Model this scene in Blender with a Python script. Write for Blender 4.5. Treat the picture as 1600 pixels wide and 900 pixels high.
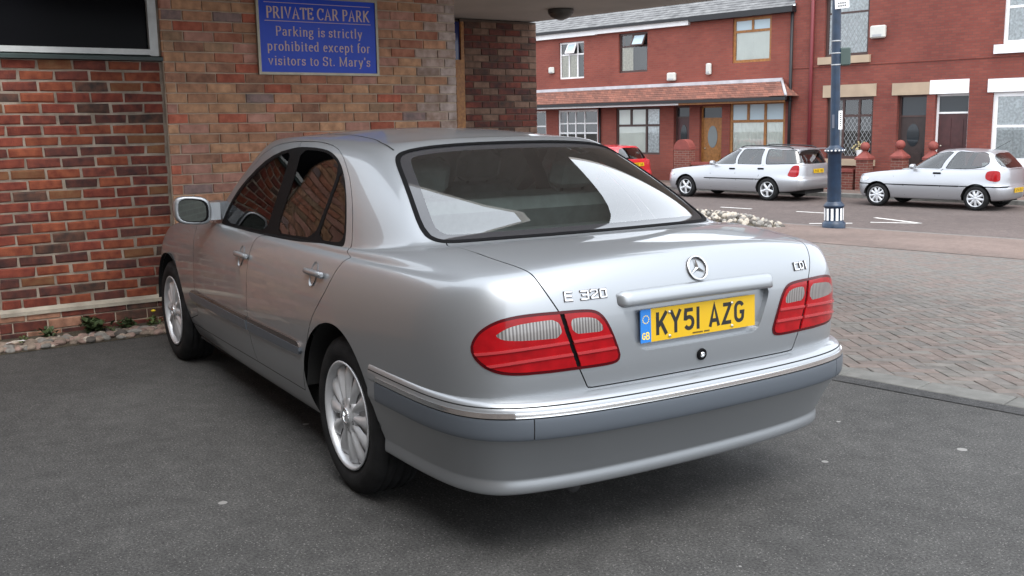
import bpy, bmesh, math, random
import numpy as np
from mathutils import Vector, Matrix

# ------------------------------------------------------------------ camera, sky, sun, exposure
sc = bpy.context.scene
for o in list(bpy.data.objects): bpy.data.objects.remove(o)
COL = sc.collection
CAM_POS = (-3.62884, 2.31762, 1.45324)
YAW, PITCH, ROLL, FPX = -0.553246, -0.162390, -0.0161703, 1561.96
cam = bpy.data.cameras.new('camera'); camo = bpy.data.objects.new('camera', cam); COL.objects.link(camo)
fw = Vector((math.cos(YAW)*math.cos(PITCH), math.sin(YAW)*math.cos(PITCH), math.sin(PITCH)))
rt = Vector((math.sin(YAW), -math.cos(YAW), 0)); up = rt.cross(fw)
r2 = rt*math.cos(ROLL)+up*math.sin(ROLL); u2 = -rt*math.sin(ROLL)+up*math.cos(ROLL)
camo.matrix_world = Matrix(((r2.x,u2.x,-fw.x,CAM_POS[0]),(r2.y,u2.y,-fw.y,CAM_POS[1]),(r2.z,u2.z,-fw.z,CAM_POS[2]),(0,0,0,1)))
cam.sensor_width = 36; cam.lens = FPX/1600*36; cam.clip_start = .05; cam.clip_end = 3000
sc.camera = camo
SUN_EL, SUN_AZ = math.radians(58), math.radians(165)      # azimuth of the sun measured from +x towards +y
world = bpy.data.worlds.new('World'); sc.world = world; world.use_nodes = True
wn = world.node_tree; wn.nodes.clear()
sky = wn.nodes.new('ShaderNodeTexSky'); sky.sky_type = 'NISHITA'; sky.sun_disc = False
sky.sun_elevation = SUN_EL; sky.sun_rotation = math.pi/2-SUN_AZ
sky.dust_density = 6; sky.air_density = 1.0; sky.ozone_density = 1.5
hsv = wn.nodes.new('ShaderNodeHueSaturation'); hsv.inputs['Saturation'].default_value = .45
bg = wn.nodes.new('ShaderNodeBackground'); bg.inputs['Strength'].default_value = .13
wo = wn.nodes.new('ShaderNodeOutputWorld')
cloud = wn.nodes.new('ShaderNodeMixRGB'); cloud.inputs[0].default_value = .72; cloud.inputs[2].default_value = (8.6, 9.2, 10.0, 1)   # even overcast cloud over the clear-sky model
wn.links.new(sky.outputs[0], hsv.inputs['Color']); wn.links.new(hsv.outputs[0], cloud.inputs[1]); wn.links.new(cloud.outputs[0], bg.inputs[0]); wn.links.new(bg.outputs[0], wo.inputs[0])
sun = bpy.data.lights.new('sun', 'SUN'); suno = bpy.data.objects.new('sun', sun); COL.objects.link(suno)
sun.energy = .9; sun.angle = math.radians(40); sun.color = (1, .985, .96)
sd_ = Vector((math.cos(SUN_EL)*math.cos(SUN_AZ), math.cos(SUN_EL)*math.sin(SUN_AZ), math.sin(SUN_EL)))
suno.rotation_euler = sd_.to_track_quat('Z', 'Y').to_euler()
vs = sc.view_settings; vs.view_transform = 'Standard'; vs.look = 'None'; vs.exposure = 1.3; vs.gamma = 1; vs.use_curve_mapping = False
sc.render.engine = 'CYCLES'
# ------------------------------------------------------------------ helpers: materials
def new_mat(name):
    m = bpy.data.materials.new(name); m.use_nodes = True; nt = m.node_tree; nt.nodes.clear()
    out = nt.nodes.new('ShaderNodeOutputMaterial'); return m, nt, out
def pmat(name, col, rough=.6, metal=0., coat=0., coat_rough=.05, spec=.5, var=0., vscale=8., bump=0., bscale=60., col2=None, detail=4., objvar=0., rvar=0., trans=0., ior=1.45, bdist=.01):
    """Principled with noise colour variation, per-object variation and fine bump (object space)"""
    m, nt, out = new_mat(name); N = nt.nodes.new; L = nt.links.new
    b = N('ShaderNodeBsdfPrincipled'); L(b.outputs[0], out.inputs[0])
    b.inputs['Roughness'].default_value = rough; b.inputs['Metallic'].default_value = metal
    b.inputs['Coat Weight'].default_value = coat; b.inputs['Coat Roughness'].default_value = coat_rough
    b.inputs['Specular IOR Level'].default_value = spec; b.inputs['IOR'].default_value = ior; b.inputs['Transmission Weight'].default_value = trans
    c = (*col, 1); b.inputs['Base Color'].default_value = c
    tc = N('ShaderNodeTexCoord'); geo = N('ShaderNodeNewGeometry')
    src = None
    if var or col2:
        n = N('ShaderNodeTexNoise'); n.inputs['Scale'].default_value = vscale; n.inputs['Detail'].default_value = detail; L(geo.outputs['Position'], n.inputs['Vector'])
        r = N('ShaderNodeValToRGB'); L(n.outputs['Fac'], r.inputs[0]); e = r.color_ramp.elements
        e[0].position, e[1].position = .3, .7
        lo = tuple(x*(1-var) for x in col); hi = col2 if col2 else tuple(min(1, x*(1+var)) for x in col)
        e[0].color = (*lo, 1); e[1].color = (*hi, 1); src = r.outputs[0]
    if objvar:
        oi = N('ShaderNodeObjectInfo'); mr = N('ShaderNodeMapRange'); mr.inputs[3].default_value = 1-objvar; mr.inputs[4].default_value = 1+objvar; L(oi.outputs['Random'], mr.inputs[0])
        h = N('ShaderNodeHueSaturation'); L(mr.outputs[0], h.inputs['Value'])
        if src: L(src, h.inputs['Color'])
        else: h.inputs['Color'].default_value = c
        src = h.outputs[0]
    if src: L(src, b.inputs['Base Color'])
    if rvar:
        n2 = N('ShaderNodeTexNoise'); n2.inputs['Scale'].default_value = vscale*.7; n2.inputs['Detail'].default_value = 6; L(geo.outputs['Position'], n2.inputs['Vector'])
        mr = N('ShaderNodeMapRange'); mr.inputs[3].default_value = rough-rvar; mr.inputs[4].default_value = rough+rvar; L(n2.outputs['Fac'], mr.inputs[0]); L(mr.outputs[0], b.inputs['Roughness'])
    if bump:
        n3 = N('ShaderNodeTexNoise'); n3.inputs['Scale'].default_value = bscale; n3.inputs['Detail'].default_value = 5; L(geo.outputs['Position'], n3.inputs['Vector'])
        bp = N('ShaderNodeBump'); bp.inputs['Strength'].default_value = bump; bp.inputs['Distance'].default_value = bdist; L(n3.outputs['Fac'], bp.inputs['Height']); L(bp.outputs[0], b.inputs['Normal'])
    return m
def glassmat(name, tint, ior=1.5, rough=0., boost=0., gain=1.85):
    m, nt, out = new_mat(name); N = nt.nodes.new; L = nt.links.new
    t = N('ShaderNodeBsdfTransparent'); t.inputs[0].default_value = (*tint, 1); g = N('ShaderNodeBsdfGlossy'); g.inputs['Roughness'].default_value = rough
    f = N('ShaderNodeFresnel'); f.inputs[0].default_value = ior; mx = N('ShaderNodeMixShader')
    ad = N('ShaderNodeMath'); ad.operation = 'MULTIPLY_ADD'; ad.inputs[1].default_value = gain; ad.inputs[2].default_value = boost; ad.use_clamp = True
    L(f.outputs[0], ad.inputs[0]); L(ad.outputs[0], mx.inputs[0]); L(t.outputs[0], mx.inputs[1]); L(g.outputs[0], mx.inputs[2]); L(mx.outputs[0], out.inputs[0]); return m
M = {}
def ribbed(name, c1, c2, scale):
    m, nt, out = new_mat(name); N = nt.nodes.new; L = nt.links.new; b = N('ShaderNodeBsdfPrincipled'); L(b.outputs[0], out.inputs[0]); g = N('ShaderNodeNewGeometry')
    w = N('ShaderNodeTexWave'); w.bands_direction = 'Y'; w.inputs['Scale'].default_value = scale/6.283; w.inputs['Distortion'].default_value = .6; L(g.outputs['Position'], w.inputs['Vector'])
    r = N('ShaderNodeValToRGB'); r.color_ramp.elements[0].color = (*c2, 1); r.color_ramp.elements[1].color = (*c1, 1); L(w.outputs['Fac'], r.inputs[0]); L(r.outputs[0], b.inputs['Base Color'])
    b.inputs['Roughness'].default_value = .15; b.inputs['Metallic'].default_value = .3; b.inputs['Coat Weight'].default_value = .35; b.inputs['Coat Roughness'].default_value = .02; return m
M['silver'] = pmat('silver_paint', (.318,.334,.350), .40, .72, .75, .03)
M['trim_grey'] = pmat('grey_plastic_trim', (.085,.098,.115), .45, .2, .2, .25)
M['chrome'] = pmat('chrome', (.86,.87,.88), .08, 1.)
M['black_gloss'] = pmat('black_trim', (.006,.006,.0065), .5, 0, 0, spec=.04)
M['rubber'] = pmat('black_rubber', (.018,.018,.019), .62, bump=.15, bscale=200)
M['tyre'] = pmat('tyre_rubber', (.014,.014,.0145), .8, spec=.2, var=.35, vscale=14, bump=.2, bscale=180)
M['gap'] = pmat('dark_gap', (.008,.008,.008), .9)
M['under'] = pmat('underbody_black', (.012,.012,.012), .95)
M['alloy'] = pmat('alloy_wheel', (.52,.53,.545), .38, .45, .3, .12, var=.10, vscale=12)
M['alloy_dark'] = pmat('brake_dark', (.05,.05,.052), .6, .5)
M['glass'] = glassmat('car_glass', (.62,.69,.67), 1.5, 0, .03, 3.6)
M['glass_side'] = glassmat('tinted_side_glass', (.26,.29,.28), 1.5, 0, .0, .9)
M['mirror'] = pmat('mirror_glass', (.26,.32,.32), .02, 1.)
M['lamp_red'] = pmat('red_lamp_lens', (.27,.003,.006), .2, 0, .22, .03, spec=.25, var=.2, vscale=18)
M['lamp_dark'] = pmat('dark_red_lamp_edge', (.06,.002,.004), .2, 0, .2, .02, spec=.2)
M['lamp_clear'] = ribbed('clear_lamp_lens', (.30,.285,.275), (.10,.09,.088), 190)
M['seat'] = pmat('dark_grey_leather', (.19,.205,.205), .5, var=.2, vscale=20)
M['shelf'] = pmat('parcel_shelf', (.13,.14,.145), .8)
M['plate_y'] = pmat('yellow_plate', (.56,.345,.008), .35, 0, .15, .1)
M['plate_blue'] = pmat('plate_blue_band', (.02,.17,.52), .35)
M['letter_black'] = pmat('black_lettering', (.012,.012,.012), .45)
M['letter_gold'] = pmat('pale_gold_lettering', (.62,.46,.36), .5)
M['flag_yellow'] = pmat('yellow_stars', (.85,.62,.05), .5)
M['steel_screw'] = pmat('steel_screw', (.6,.58,.5), .3, .9)

# ------------------------------------------------------------------ helpers: objects
def link(o, parent=None, label=None, cat=None, group=None, kind=None):
    COL.objects.link(o)
    if parent is not None: o.parent = parent
    if label: o['label'] = label
    if cat: o['category'] = cat
    if group: o['group'] = group
    if kind: o['kind'] = kind
    return o
def empty(name, loc=(0,0,0), rz=0, **k):
    o = bpy.data.objects.new(name, None); o.empty_display_size = .1; o.location = loc; o.rotation_euler = (0, 0, rz); return link(o, **k)
class MB:
    """collects shapes into one mesh"""
    def __init__(s): s.v, s.f, s.sm = [], [], []
    def add(s, v, f, smooth=False, mtx=None):
        n = len(s.v)
        if mtx is not None: v = [tuple(mtx @ Vector(p)) for p in v]
        s.v += [tuple(p) for p in v]; s.f += [tuple(i+n for i in q) for q in f]; s.sm += [smooth]*len(f); return s
    def box(s, c, d, mtx=None, bev=0.):
        x, y, z = c; a, b, h = d[0]/2, d[1]/2, d[2]/2
        if bev:
            e = min(bev, a*.9, b*.9, h*.9); P = []
            for sz, zz in ((-1, h), (-1, h-e), (1, h-e), (1, h)):
                pass
            lv = [(-h, e), (-h+e, 0), (h-e, 0), (h, e)]; v = []
            for zz, i in lv:
                A, B = a-i, b-i; k = e*.0+e
                A2, B2 = a-i, b-i
                v += [(x+A2, y-B2+k, z+zz), (x+A2, y+B2-k, z+zz), (x+A2-k, y+B2, z+zz), (x-A2+k, y+B2, z+zz), (x-A2, y+B2-k, z+zz), (x-A2, y-B2+k, z+zz), (x-A2+k, y-B2, z+zz), (x+A2-k, y-B2, z+zz)]
            f = [tuple(range(7, -1, -1)), tuple(range(24, 32))]
            for l in range(3):
                for q in range(8): f.append((l*8+q, l*8+(q+1) % 8, l*8+8+(q+1) % 8, l*8+8+q))
            return s.add(v, f, False, mtx)
        v = [(x+i*a, y+j*b, z+k*h) for k in (-1, 1) for j in (-1, 1) for i in (-1, 1)]
        return s.add(v, [(0,2,3,1),(4,5,7,6),(0,1,5,4),(2,6,7,3),(0,4,6,2),(1,3,7,5)], False, mtx)
    def lathe(s, prof, n=24, mtx=None, smooth=True, caps=(True, True)):
        v = [(r*math.cos(2*math.pi*i/n), r*math.sin(2*math.pi*i/n), z) for r, z in prof for i in range(n)]
        f = [(k*n+i, k*n+(i+1) % n, (k+1)*n+(i+1) % n, (k+1)*n+i) for k in range(len(prof)-1) for i in range(n)]
        s.add(v, f, smooth, mtx)
        if caps[0]: s.add(v[:n], [tuple(range(n-1, -1, -1))], False, mtx)
        if caps[1]: s.add(v[-n:], [tuple(range(n))], False, mtx)
        return s
    def tube(s, pts, r, n=8, smooth=True, closed=False):
        pts = [Vector(p) for p in pts]; R = r if hasattr(r, '__len__') else [r]*len(pts); m = len(pts); rings = []
        up = Vector((0, 0, 1))
        for i, p in enumerate(pts):
            t = (pts[(i+1) % m]-pts[i-1]) if closed else (pts[min(i+1, m-1)]-pts[max(i-1, 0)])
            t.normalize(); a = t.cross(up)
            if a.length < .05: a = t.cross(Vector((1, 0, 0)))
            a.normalize(); b = t.cross(a); rings.append([p+(a*math.cos(2*math.pi*k/n)+b*math.sin(2*math.pi*k/n))*R[i] for k in range(n)])
        v = [q for g in rings for q in g]; M_ = m if closed else m-1
        f = [(i*n+k, ((i+1) % m)*n+k, ((i+1) % m)*n+(k+1) % n, i*n+(k+1) % n) for i in range(M_) for k in range(n)]
        if not closed: f += [tuple(range(n)), tuple(range(m*n-1, (m-1)*n-1, -1))]
        return s.add(v, f, smooth)
    def prism(s, poly, h0, h1, mtx=None):
        """2-D outline in local xy extruded from z=h0 to h1"""
        n = len(poly); v = [(a, b, h0) for a, b in poly]+[(a, b, h1) for a, b in poly]
        return s.add(v, [tuple(range(n-1, -1, -1)), tuple(range(n, 2*n))]+[(i, (i+1) % n, n+(i+1) % n, n+i) for i in range(n)], False, mtx)
    def build(s, name, mat, parent=None, flat=False, **k):
        me = bpy.data.meshes.new(name); me.from_pydata(s.v, [], s.f); me.polygons.foreach_set('use_smooth', s.sm)
        if mat is not None: me.materials.append(mat if not isinstance(mat, str) else M[mat])
        me.validate()
        if not flat:
            b = bmesh.new(); b.from_mesh(me); bmesh.ops.recalc_face_normals(b, faces=b.faces); b.to_mesh(me); b.free()
        return link(bpy.data.objects.new(name, me), parent, **k)
def frame(o, x, y, z=None):
    """matrix from an origin and local x, y axes"""
    x = Vector(x).normalized(); z = Vector(z) if z is not None else x.cross(Vector(y)); z = z.normalized(); y = z.cross(x).normalized(); x = y.cross(z)
    o = Vector(o); return Matrix(((x.x, y.x, z.x, o.x), (x.y, y.y, z.y, o.y), (x.z, y.z, z.z, o.z), (0, 0, 0, 1)))
def copy_tree(o, parent=None):
    c = o.copy(); COL.objects.link(c); c.parent = parent
    for ch in o.children: copy_tree(ch, c)
    return c
M['frit'] = pmat('black_glass_border', (.03,.03,.033), .06, 0, 1., .02)
M['lamp_rib'] = pmat('pale_red_lens_rib', (.36,.03,.035), .2, 0, .3, .03)
M['trim_dark'] = pmat('dark_trim_and_shadow', (.10,.085,.08), .25, .6)  # door insert colour; also the painted shadow line under the badges
# ------------------------------------------------------------------ lofted car surfaces, cut by signed distances
def bspl(t):
    return np.stack([(1-t)**3/6, (3*t**3-6*t**2+4)/6, (-3*t**3+3*t**2+3*t+1)/6, t**3/6], -1)
def dbspl(t):
    return np.stack([-(1-t)**2/2, (9*t**2-12*t)/6, (-9*t**2+6*t+3)/6, t**2/2], -1)
MIR = np.array([1., -1., 1.])
class Surf:
    """grid of control points C[u][v]; u runs round the plan, v up the section"""
    def __init__(s, C, sym_u=(True, True), sym_v_top=True, sharpen=True):
        s.C0 = C = np.asarray(C, float); s.nu, s.nv = C.shape[:2]; s.su, s.sv = sym_u, sym_v_top
        if sharpen:
            for ax in (0, 1):
                E = s.ext(C)[:, 1:-1] if ax == 0 else s.ext(C)[1:-1]
                d2 = (E[2:]-2*E[1:-1]+E[:-2]) if ax == 0 else (E[:, 2:]-2*E[:, 1:-1]+E[:, :-2])
                C = C-d2/6
        s.E = s.ext(C)
    def ext(s, C):
        a = C[1]*MIR if s.su[0] else 2*C[0]-C[1]
        b = C[-2]*MIR if s.su[1] else 2*C[-1]-C[-2]
        C = np.concatenate([a[None], C, b[None]], 0)
        c = 2*C[:, 0]-C[:, 1]; d = C[:, -2]*MIR if s.sv else 2*C[:, -1]-C[:, -2]
        return np.concatenate([c[:, None], C, d[:, None]], 1)
    def _w(s, U, V):
        U = np.clip(U, 0, s.nu-1-1e-9); V = np.clip(V, 0, s.nv-1-1e-9)
        i = U.astype(int); j = V.astype(int); return i, j, U-i, V-j
    def ev(s, UV, der=False):
        UV = np.asarray(UV, float); i, j, a, b = s._w(UV[:, 0], UV[:, 1])
        I = i[:, None]+np.arange(4); J = j[:, None]+np.arange(4)
        G = s.E[I[:, :, None], J[:, None, :]]
        A, B = bspl(a), bspl(b); P = np.einsum('ni,nj,nijk->nk', A, B, G)
        if not der: return P
        du = np.einsum('ni,nj,nijk->nk', dbspl(a), B, G); dv = np.einsum('ni,nj,nijk->nk', A, dbspl(b), G)
        return P, du, dv
    def nrm(s, UV):
        P, du, dv = s.ev(UV, True); n = np.cross(dv, du)
        return n/np.maximum(np.linalg.norm(n, axis=1, keepdims=True), 1e-9)
    def grid(s, ru, rv):
        U = np.concatenate([np.linspace(k, k+1, r, endpoint=False) for k, r in enumerate(ru)]+[[s.nu-1]])
        V = np.concatenate([np.linspace(k, k+1, r, endpoint=False) for k, r in enumerate(rv)]+[[s.nv-1]])
        n, m = len(U), len(V); UV = np.stack(np.meshgrid(U, V, indexing='ij'), -1).reshape(-1, 2)
        k = (np.arange(n-1)[:, None]*m+np.arange(m-1)).ravel()
        T = np.concatenate([np.stack([k, k+1, k+m+1], 1), np.stack([k, k+m+1, k+m], 1)])
        return UV, T
    def metric(s, UV):
        P, du, dv = s.ev(UV, True); return np.linalg.norm(du, axis=1), np.linalg.norm(dv, axis=1)
    def find(s, fn, UV=None):
        """uv of the grid sample that minimises fn(P, N), refined twice"""
        if not hasattr(s, '_fg'):
            s._fg = s.grid([10]*(s.nu-1), [10]*(s.nv-1))[0]; s._fp = s.ev(s._fg); s._fn = s.nrm(s._fg)
        k = np.argmin(fn(s._fp, s._fn)); c = s._fg[k]; h = .1
        for _ in range(5):
            g = np.stack(np.meshgrid(np.linspace(-h, h, 7), np.linspace(-h, h, 7)), -1).reshape(-1, 2)+c
            g = np.clip(g, 0, [s.nu-1, s.nv-1]); c = g[np.argmin(fn(s.ev(g), s.nrm(g)))]; h /= 3
        return c
    def side(s, pts):   # (x,z) on the left flank
        return np.array([s.find(lambda P, N: (P[:, 0]-x)**2+(P[:, 2]-z)**2+(N[:, 1] < .25)*9) for x, z in pts])
    def rear(s, pts):   # (y,z) on the tail
        return np.array([s.find(lambda P, N: (P[:, 1]-y)**2+(P[:, 2]-z)**2+(N[:, 0] > .1)*9) for y, z in pts])
def clip(UV, T, f):
    """split a triangle mesh along f=0; returns (inside f<0), (outside)"""
    f = np.where(np.abs(f) < 1e-9, 1e-9, f); ins = f < 0; c = ins[T].sum(1)
    cut = np.where((c == 1) | (c == 2))[0]
    Tin, Tout = T[c == 3], T[c == 0]
    if len(cut):
        t = T[cut]; i3 = ins[t]; one = i3.sum(1) == 1
        k = np.where(one, i3.argmax(1), (~i3).argmax(1)); r = np.arange(len(t))
        a, b, d = t[r, k], t[r, (k+1) % 3], t[r, (k+2) % 3]
        e = np.concatenate([np.stack([a, b], 1), np.stack([a, d], 1)]); es = np.sort(e, 1)
        key, inv = np.unique(es[:, 0].astype(np.int64)*len(UV)+es[:, 1], return_inverse=True); inv = inv.ravel()
        p, q = key//len(UV), key % len(UV); w = f[p]/(f[p]-f[q]); new = UV[p]+(UV[q]-UV[p])*w[:, None]
        n0 = len(UV); UV = np.concatenate([UV, new]); ab = n0+inv[:len(t)]; ad = n0+inv[len(t):]
        tri = np.stack([a, ab, ad], 1); q1 = np.stack([ab, b, d], 1); q2 = np.stack([ab, d, ad], 1)
        Tin = np.concatenate([Tin, tri[one], q1[~one], q2[~one]]); Tout = np.concatenate([Tout, tri[~one], q1[one], q2[one]])
    return pack(UV, Tin), pack(UV, Tout)
def pack(UV, T):
    if len(T) == 0: return UV[:0], T.astype(int)
    u, inv = np.unique(T, return_inverse=True); return UV[u], inv.reshape(-1, 3)
def seg_dist(s, UV, poly, closed):
    Lu, Lv = s.metric(UV); best = np.full(len(UV), 9e9); poly = np.asarray(poly)
    A = poly if closed else poly[:-1]; B = np.roll(poly, -1, 0) if closed else poly[1:]
    for a, b in zip(A, B):
        dx, dy = (b-a)[0]*Lu, (b-a)[1]*Lv; px, py = (UV[:, 0]-a[0])*Lu, (UV[:, 1]-a[1])*Lv
        t = np.clip((px*dx+py*dy)/(dx*dx+dy*dy+1e-12), 0, 1); best = np.minimum(best, np.hypot(px-t*dx, py-t*dy))
    return best
def sdist(s, UV, poly):
    d = seg_dist(s, UV, poly, True); x, y = UV[:, 0], UV[:, 1]; ins = np.zeros(len(UV), bool)
    poly = np.asarray(poly)
    for (ax, ay), (bx, by) in zip(poly, np.roll(poly, -1, 0)):
        if ay == by: continue
        ins ^= ((ay > y) != (by > y)) & (x < (bx-ax)*(y-ay)/(by-ay)+ax)
    return np.where(ins, -d, d)
def smooth_poly(pts, closed=True, n=6, it=2):
    """Chaikin-rounded outline"""
    p = np.asarray(pts, float)
    for _ in range(it):
        if closed:
            q = np.roll(p, -1, 0); p = np.stack([.75*p+.25*q, .25*p+.75*q], 1).reshape(-1, 2)
        else:
            a, b = p[:-1], p[1:]; m = np.stack([.75*a+.25*b, .25*a+.75*b], 1).reshape(-1, 2); p = np.concatenate([p[:1], m[1:-1], p[-1:]])
    return p
def components(T, n):
    lab = np.arange(n)
    while True:
        m = lab[T].min(1); new = lab.copy()
        for k in range(3): np.minimum.at(new, T[:, k], m)
        new = new[new]
        if (new == lab).all(): return lab
        lab = new
def emit(name, s, UV, T, mat, parent=None, off=0., mirror=None, thick=0., rim=None):
    """mesh from surface samples; off = metres along the normal; mirror None / 'both' / 'only'"""
    if len(T) == 0: return None
    lab = components(T, len(UV)); P0 = s.ev(UV); ta = np.linalg.norm(np.cross(P0[T[:, 1]]-P0[T[:, 0]], P0[T[:, 2]]-P0[T[:, 0]]), axis=1)
    ar_ = np.bincount(lab[T[:, 0]], ta, len(UV)); T = T[ar_[lab[T[:, 0]]] > max(4e-5, ar_.max()*.002)]; UV, T = pack(UV, T)
    P = s.ev(UV); N = s.nrm(UV); P = P+N*off
    if thick:
        e = np.sort(np.concatenate([T[:, [0, 1]], T[:, [1, 2]], T[:, [2, 0]]]), 1); key = e[:, 0].astype(np.int64)*len(UV)+e[:, 1]
        ed = np.concatenate([T[:, [0, 1]], T[:, [1, 2]], T[:, [2, 0]]]); uq, ix, cn = np.unique(key, return_index=True, return_counts=True)
        bd = ed[ix[cn == 1]]; bd = bd[~((np.abs(P[bd[:, 0], 1]) < 1e-4) & (np.abs(P[bd[:, 1], 1]) < 1e-4))]
        m = len(P); P = np.concatenate([P, P-N*thick]); N = np.concatenate([N, N])
        rimT = np.concatenate([np.stack([bd[:, 1], bd[:, 0], bd[:, 0]+m], 1), np.stack([bd[:, 1], bd[:, 0]+m, bd[:, 1]+m], 1)])
        nsm = len(T); T = np.concatenate([T, rimT])
    else: nsm = len(T)
    if mirror:
        n = len(P); Pm, Nm, Tm = P*MIR, N*MIR, T[:, ::-1]
        if mirror == 'only': P, N, T = Pm, Nm, Tm; sm = np.arange(len(T)) < nsm
        else:
            sm = np.tile(np.arange(len(T)) < nsm, 2); Tm = Tm+n; cz = np.where(np.abs(P[:, 1]) < 1e-5)[0]; mp = np.arange(2*n); mp[cz+n] = cz
            P, N, T = np.concatenate([P, Pm]), np.concatenate([N, Nm]), np.concatenate([T, mp[Tm]])
            u, inv = np.unique(T, return_inverse=True); P, N, T = P[u], N[u], inv.reshape(-1, 3)
    else: sm = np.arange(len(T)) < nsm
    # drop degenerate
    ar = np.linalg.norm(np.cross(P[T[:, 1]]-P[T[:, 0]], P[T[:, 2]]-P[T[:, 0]]), axis=1); ok = ar > 1e-11; T = T[ok]; sm = sm[ok]
    # winding so that faces agree with the surface normal
    fn = np.cross(P[T[:, 1]]-P[T[:, 0]], P[T[:, 2]]-P[T[:, 0]]); fl = ((fn*N[T].mean(1)).sum(1) < 0) & sm; T[fl] = T[fl][:, ::-1]
    me = bpy.data.meshes.new(name); me.from_pydata(P.tolist(), [], T.tolist())
    me.polygons.foreach_set('use_smooth', sm)
    if not thick: me.normals_split_custom_set_from_vertices(N.tolist())
    else:
        FN = np.cross(P[T[:, 1]]-P[T[:, 0]], P[T[:, 2]]-P[T[:, 0]]); FN /= np.maximum(np.linalg.norm(FN, axis=1, keepdims=True), 1e-12)
        LN = np.where(sm[:, None, None], N[T], FN[:, None, :]); me.normals_split_custom_set(LN.reshape(-1, 3).tolist())
    if mat is not None: me.materials.append(mat)
    o = bpy.data.objects.new(name, me); COL.objects.link(o)
    if parent is not None: o.parent = parent
    return o
# ------------------------------------------------------------------ the silver saloon's body
def lerp(a, b, t): return a+(b-a)*t
PX = np.array([-1.112,-1.108,-1.092,-1.055,-.985,-.85,-.65,-.4,-.1,.3,.8,1.3,1.8,2.2,2.6,3.0,3.3,3.52,3.64,3.67])
PY = np.array([0,.25,.48,.67,.80,.868,.888,.894,.897,.899,.9,.9,.896,.889,.879,.86,.81,.64,.34,0])
def plan_normals(X, Y):
    ex = np.concatenate([[X[1]], X, [X[-2]]]); ey = np.concatenate([[-Y[1]], Y, [-Y[-2]]])
    tx, ty = ex[2:]-ex[:-2], ey[2:]-ey[:-2]; l = np.hypot(tx, ty); return -ty/l, tx/l
def saloon_grid():
    n = len(PX); nx, ny = plan_normals(PX, PY)
    rear = np.array([[.50,.05],[.53,.03],[.56,.012],[.60,.006],[.66,.001],[.72,0],[.78,0],[.84,.005],[.895,.014],[.945,.030],[.985,.055],[1.012,.095]])
    side = np.array([[.20,.13],[.215,.085],[.30,.045],[.40,.014],[.50,.002],[.60,-.002],[.70,.002],[.78,.010],[.85,.024],[.905,.045],[.937,.063],[.948,.078]])
    b = np.array([0,0,0,0,.15,.4,.7,.9]+[1]*12)
    ztop = np.array([1.024,1.021,1.010,.992,.98,.972,.963,.958,.952,.95,.948,.945,.942,.93,.90,.85,.79,.74,.72,.71])
    ring = np.array([(-.49,0,1.035),(-.485,.25,1.035),(-.465,.48,1.035),(-.425,.655,1.03),(-.35,.715,1.028),(-.21,.752,1.01),(-.02,.778,.992),(.15,.787,.98),(.4,.795,.972),(.7,.80,.965),(1.0,.80,.957),(1.35,.80,.95),(1.75,.795,.945),(2.05,.775,.945),(2.25,.70,.965),(2.38,.58,.985),(2.46,.44,1.0),(2.50,.29,1.01),(2.52,.15,1.013),(2.53,0,1.015)])
    top = np.array([(.13,0,1.390),(.135,.22,1.388),(.15,.41,1.38),(.2,.525,1.368),(.3,.572,1.366),(.42,.592,1.371),(.55,.602,1.377),(.68,.608,1.382),(.82,.612,1.386),(.97,.615,1.388),(1.12,.615,1.389),(1.28,.612,1.388),(1.44,.602,1.385),(1.59,.582,1.38),(1.69,.53,1.38),(1.73,.43,1.388),(1.745,.32,1.393),(1.75,.2,1.394),(1.755,.1,1.397),(1.76,0,1.397)])
    return dome_grid(PX, PY, nx, ny, rear, side, b, ztop, ring, top, [(.13,1.390),(.3,1.412),(.5,1.428),(.8,1.442),(1.1,1.445),(1.4,1.436),(1.6,1.42),(1.76,1.397)], .012, .018, (.45, 1.45))
def dome_grid(X, Y, nx, ny, rear, side, b, ztop, ring, top, crown, deck_crown, bulge, spine):
    n = len(X); rows = []
    zsr, zss = rear[-1, 0], side[-1, 0]
    for k in range(len(rear)):
        ins = lerp(rear[k, 1], side[k, 1], b)
        zr = lerp(rear[k, 0], side[k, 0], b); ref = lerp(zsr, zss, b)
        lo = lerp(rear[0, 0], side[0, 0], b)
        z = lo+(zr-lo)*(ztop-lo)/(ref-lo)
        rows.append(np.stack([X-nx*ins, Y-ny*ins, z], 1))
    last = rows[-1]
    for t in (.25, .55, .82):
        p = lerp(last, ring, t); L = np.linalg.norm(ring-last, axis=1); p[:, 2] += deck_crown*np.sin(math.pi*t)*np.clip(L/.4, 0, 1); rows.append(p)
    rows.append(ring.copy())
    d = top-ring; hd = np.stack([top[:, 0]-ring[:, 0], top[:, 1]-ring[:, 1]], 1); L = np.linalg.norm(d, axis=1, keepdims=True)
    out = np.concatenate([-hd, np.zeros((n, 1))], 1); out = out-d*(out*d).sum(1, keepdims=True)/(L**2); out /= np.linalg.norm(out, axis=1, keepdims=True)
    for t in (.3, .65): rows.append(lerp(ring, top, t)+out*bulge*math.sin(math.pi*t))
    rows.append(top.copy())
    cx, cz = zip(*crown); xs = spine[0]+(top[:, 0]-top[0, 0])/(top[-1, 0]-top[0, 0])*(spine[1]-spine[0])
    for t in (.18, .55, 1.0):
        x = lerp(top[:, 0], xs, t); y = top[:, 1]*(1-t); zc = np.interp(x, cx, cz); zt = np.interp(top[:, 0], cx, cz)
        r = (1-t)**2.3; rows.append(np.stack([x, y, zc-(zt-top[:, 2])*r], 1))
    return np.stack(rows, 1)

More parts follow.
